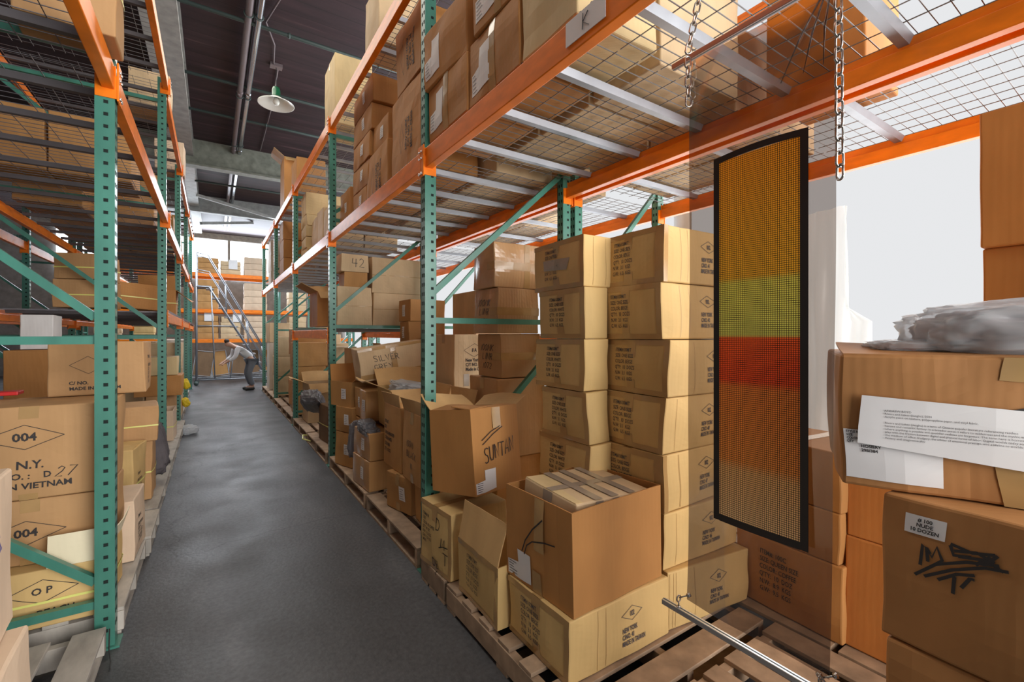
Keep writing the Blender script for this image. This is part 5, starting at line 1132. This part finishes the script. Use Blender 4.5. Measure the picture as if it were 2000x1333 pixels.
bag('crumpled_plastic', (-.40, 9.72, .68), (0, 70, 20), (.18, .12, .1), 'yellow', 'yellow plastic knot hanging above another near the third left post', 'plastic', seed=35)
# small things on the left
b = MB(); b.box(-.16, .16, -.05, .05, 0, .02); tag(b.build('red_strip', 'red', loc=(-1.05, 3.6, 1.215), bevel=.004), 'red strip lying behind the 004 Vietnam carton', 'strip')
b = MB(); b.tube([(-.415, 2.88, .13), (-.41, 2.83, .06), (-.40, 2.80, .01), (-.395, 2.75, .008)], .003, 6); tag(b.build('twine', 'cable'), 'short black cord hanging from the near left pallet to the floor', 'cord')
b = MB(); rd = random.Random(4); pts = [(-1.42 + .05 * math.sin(k * 1.9) + .01 * k, 3.3, 1.62 - k * .045) for k in range(13)]; b.tube(pts, .003, 5)
b.tube([(-1.30 + .04 * math.sin(k * 1.3), 3.32, 1.52 - k * .05) for k in range(9)], .003, 5)
tag(b.build('twine', 'cable', smooth=True), 'tangled thin cord dangling in front of the strapped carton deep in the left rack', 'cord')
b = MB(); b.tube([(1.13, 7.0, .10), (1.05, 6.9, .13), (1.02, 6.7, .12), (1.10, 6.6, .10)], .008, 6); tag(b.build('loose_strap', 'strap'), 'loose yellow strap curling at the pallet edge beyond the second right post', 'strap')

# ---------------- far cross rack ----------------
FY = 19.5
for i, x in enumerate((-3.6, -.75, 2.1, 4.9)):
    e = empty('rack_upright_frame', (0, 0, 0), 'green upright frame of the end cross rack, %s from the left' % ORD[i], 'rack frame')
    for y in (FY, FY + 1.05): q = MB(); q.box(x, x + .08, y, y + .08, 0, 4.4); q.build('post', 'green', e)
    q = MB(); 
    for z in (.3, 1.6, 3.0): q.bar((x + .04, FY + .08, z), (x + .04, FY + 1.05, z + .0), .04, .04)
    q.build('horizontal_brace', 'green', e)
for i, (x0, x1) in enumerate(((-3.52, -.75), (-.67, 2.1), (2.18, 4.9))):
    for z, lv in ((1.24, 'lowest'), (2.32, 'middle'), (3.62, 'top')):
        q = MB(); q.box(x0, x1, FY - .01, FY + .04, z, z + .13); q.box(x0, x1, FY + 1.0, FY + 1.05, z, z + .13)
        e = empty('load_beam', (0, 0, 0), 'orange load beam pair of the end cross rack, %s level, %s bay from the left' % (lv, ORD[i]), 'beam'); q.build('beam_bar', 'orange_paint', e, bevel=.004)
        q = MB(); q.box(x0, x1, FY + .04, FY + 1.0, z + .125, z + .135)
        tag(q.build('shelf_panel', 'wood', None), 'board shelf of the end cross rack, %s level, %s bay from the left' % (lv, ORD[i]), 'shelf')
rd = random.Random(8)
for lv, z, hs in (('lowest', 1.38, (.85, .88, .86)), ('middle', 2.46, (1.0, .96, 1.02)), ('top', 3.76, (.5, .72, .55))):
    for k, x in enumerate((-2.9, -2.0, -.15, .55, 1.35, 2.8, 3.8)):
        hh = hs[k % 3] * rd.uniform(.93, 1.05)
        if lv == 'middle' and k == 3: continue
        wd = .62 + (.12 if k == 4 else 0)
        layers = 4 if lv != 'top' else 3
        for j in range(layers):
            bx = Box(wd, .7, hh / layers - .004, 500 + k * 9 + j, .012, .008); st_ = ('tan', 'gold', 'kraft2', 'tan', 'palek', 'tan', 'gold')[k]
            o = bx.body(st_).build('carton', st_, loc=(x, FY + .45, z + j * hh / layers), rot=(0, 0, rd.uniform(-2, 2)))
            tag(o, 'carton of stack %s from left on the %s end rack shelf, layer %s' % (('one', 'two', 'three', 'four', 'five', 'six', 'seven')[k], lv, ('one', 'two', 'three', 'four')[j]), 'carton', 'cartons of the end cross rack')
for i, (x, z) in enumerate(((.62, 3.95), (-.12, 2.02), (.75, 2.0))):
    q = MB(); q.box(-.14, .14, -.004, 0, 0, .34); tag(q.build('paper_sheet', 'paper', loc=(x, FY + .07, z)), 'white paper sheet taped to the end cross rack cartons, %s' % ('highest of three', 'lower left of three', 'lower right of three')[i], 'paper')
for i, (x, w_, a, m_) in enumerate(((-.35, .55, 8, 'dark'), (.25, .5, -7, 'kraft2'), (.75, .55, 6, 'dark'), (1.3, .5, -5, 'dark'), (1.8, .4, 8, 'kraft'))):
    bx = Box(w_, .10, .95, 700 + i, .004, .004); e = empty('leaning_frame', (x, FY + .08 + .17 * i, .02), 'flat dark panel leaning under the end cross rack, %s from the left' % ORD[i], 'panel', None, (-9, a, 0))
    bx.body(m_).build('panel_board', m_, e); q = MB(); 
    for u, v_ in (((-w_ / 2, -.06, .03), (w_ / 2, -.06, .03)), ((-w_ / 2, -.06, .92), (w_ / 2, -.06, .92)), ((-w_ / 2, -.06, .03), (-w_ / 2, -.06, .92)), ((w_ / 2, -.06, .03), (w_ / 2, -.06, .92))): q.bar(u, v_, .03, .02)
    q.build('panel_rim', 'steel', e)

# ---------------- rolling ladder ----------------
e = empty('rolling_ladder', (0, 0, 0), 'tall grey rolling warehouse ladder with handrails at the end of the aisle', 'ladder')
LY0, LY1 = 16.5, 17.15
def both(b, f): [f(b, y) for y in (LY0, LY1)]
b = MB()
for y in (LY0, LY1): b.tube([(-.42, y, .16), (1.45, y, .16)], .022, 8)
for x in (-.42, 1.45): b.tube([(x, LY0, .16), (x, LY1, .16)], .022, 8)
b.build('base_frame', 'steel', e, True)
b = MB()
for y in (LY0, LY1): b.tube([(-.42, y, .16), (-.42, y, 4.05)], .022, 8); b.tube([(.05, y, .16), (-.05, y, 3.0)], .018, 8)
b.tube([(-.42, LY0, 4.05), (-.42, LY1, 4.05)], .02, 8)
for z in (1.8,): 
    for y in (LY0, LY1): b.tube([(-.42, y, z), (.55, y, z)], .016, 8)
b.tube([(.45, LY0, .16), (.55, LY0, 1.1)], .016, 8); b.tube([(.85, LY0, .16), (.9, LY0, .8)], .016, 8)
b.build('support_frame', 'steel', e, True)
for y in (LY0, LY1):
    b = MB(); b.tube([(1.42, y, .25), (-.10, y, 2.98), (-.42, y, 2.98)], .024, 8); b.build('stringer', 'steel', e, True)
    b = MB(); b.tube([(1.35, y, 1.15), (-.12, y, 3.95), (-.42, y, 4.0)], .017, 8); b.tube([(1.45, y, .5), (1.35, y, 1.15)], .017, 8); b.tube([(1.42, y, .7), (-.1, y, 3.45), (-.42, y, 3.5)], .014, 8)
    for k in (.3, .7): b.tube([(1.42 - k * 1.52, y, .25 + k * 2.73), (1.35 - k * 1.47, y, 1.15 + k * 2.8)], .014, 8)
    b.build('handrail', 'steel', e, True)
for k in range(10):
    b = MB(); x = 1.36 - k * .16; z = .33 + k * .288; b.box(x - .10, x + .10, LY0, LY1, z, z + .03); b.build('step', 'steel', e)
b = MB(); b.box(-.44, -.05, LY0, LY1, 2.98, 3.02); b.build('platform', 'steel', e)
for i, (x, y) in enumerate(((-.42, LY0), (-.42, LY1), (1.45, LY0), (1.45, LY1))):
    b = MB(); b.tube([(x, y - .02, .065), (x, y + .02, .065)], .065, 14); b.bar((x, y, .08), (x, y, .16), .03, .03); b.build('caster', 'rod', e, True)

# ---------------- person ----------------
def skin(name, P, E, rad, m, parent=None, sub=2, root=0):
    me = bpy.data.meshes.new(name); me.from_pydata(P, E, []); o = bpy.data.objects.new(name, me); C.objects.link(o); me.materials.append(M[m])
    bpy.context.view_layer.objects.active = o
    md = o.modifiers.new('skin', 'SKIN'); md.use_smooth_shade = True
    if not me.skin_vertices: me.attributes.new
    for i, r in enumerate(rad):
        sv = me.skin_vertices[0].data[i]; sv.radius = (r, r) if not isinstance(r, tuple) else r; sv.use_root = (i == root)
    s_ = o.modifiers.new('sub', 'SUBSURF'); s_.levels = sub; s_.render_levels = sub
    dg = bpy.context.evaluated_depsgraph_get(); ev = o.evaluated_get(dg); m2 = bpy.data.meshes.new_from_object(ev)
    o.modifiers.clear(); o.data = m2
    if not m2.materials: m2.materials.append(M[m])
    for p in m2.polygons: p.use_smooth = True
    if parent: o.parent = parent
    return o
pe = empty('person', (.80, 14.5, 0), 'person in pale shirt and grey trousers stooping beside the ladder', 'person', None, (0, 0, 100))
# local: x = right, y = forward (stooping), feet at z=0
J = dict(pelvis=(0, -.10, .86), waist=(0, .02, .99), chest=(0, .22, 1.16), neck=(0, .38, 1.24), head0=(0, .46, 1.28), head1=(0, .54, 1.30))
P = [J['pelvis'], J['waist'], J['chest'], J['neck'], J['head0'], J['head1']]; E = [(0, 1), (1, 2), (2, 3), (3, 4), (4, 5)]; Rr = [(.13, .11), (.125, .10), (.15, .115), .052, .085, .078]
for s in (-1, 1):
    k = len(P); P += [(s * .09, -.10, .80), (s * .11, .0, .47), (s * .11, -.12, .09), (s * .12, .06, .04)]; E += [(0, k), (k, k + 1), (k + 1, k + 2), (k + 2, k + 3)]; Rr += [.088, .058, .042, .038]
    k = len(P); P += [(s * .17, .27, 1.17), (s * .21, .34, .93), (s * .16, .52, .80), (s * .15, .58, .775)]; E += [(2, k), (k, k + 1), (k + 1, k + 2), (k + 2, k + 3)]; Rr += [.052, .042, .030, .026]
    h = k + 3
    for f_ in range(5):
        k2 = len(P); a = (f_ - 2) * .018; ln = (.045, .062, .068, .064, .05)[f_] if f_ != (0 if s > 0 else 4) else .045
        off = .035 if f_ == (4 if s < 0 else 0) else 0
        P += [(s * .15 + a * 1.2, .60 - off * .6, .76), (s * .15 + a * 1.5, .60 + ln * .5, .735), (s * .15 + a * 1.4, .60 + ln * .7, .705)]; E += [(h, k2), (k2, k2 + 1), (k2 + 1, k2 + 2)]; Rr += [.011, .0095, .008]
body = skin('body', P, E, Rr, 'skin', pe)
P2 = [J['pelvis'], J['waist'], J['chest'], (0, .34, 1.22)]; E2 = [(0, 1), (1, 2), (2, 3)]; R2 = [(.15, .125), (.145, .12), (.172, .135), .08]
for s in (-1, 1): k = len(P2); P2 += [(s * .175, .27, 1.17), (s * .212, .34, .93), (s * .175, .48, .825)]; E2 += [(2, k), (k, k + 1), (k + 1, k + 2)]; R2 += [.072, .058, .046]
skin('shirt', P2, E2, R2, 'shirt', pe)
P3 = [(0, -.12, .88)]; E3 = []; R3 = [(.152, .13)]
for s in (-1, 1): k = len(P3); P3 += [(s * .09, -.10, .79), (s * .11, .0, .47), (s * .11, -.11, .12)]; E3 += [(0, k), (k, k + 1), (k + 1, k + 2)]; R3 += [.108, .078, .066]
skin('trousers', P3, E3, R3, 'trousers', pe)
skin('hair', [(0, .44, 1.33), (0, .50, 1.365), (0, .56, 1.345)], [(0, 1), (1, 2)], [.07, .075, .06], 'hair', pe)
for s in (-1, 1): skin('shoe', [(s * .11, -.16, .045), (s * .12, .0, .045), (s * .125, .10, .035)], [(0, 1), (1, 2)], [.05, .05, .04], 'shoe', pe)
b = MB()
for s in (-1, 1): b.add([(s * .03 + a, .60 + q, 1.27 + c_) for a, q, c_ in ((-.012, 0, .004), (.012, 0, .004), (0, .012, -.004))], [(0, 1, 2)])
b.build('eyes', 'hair', pe)
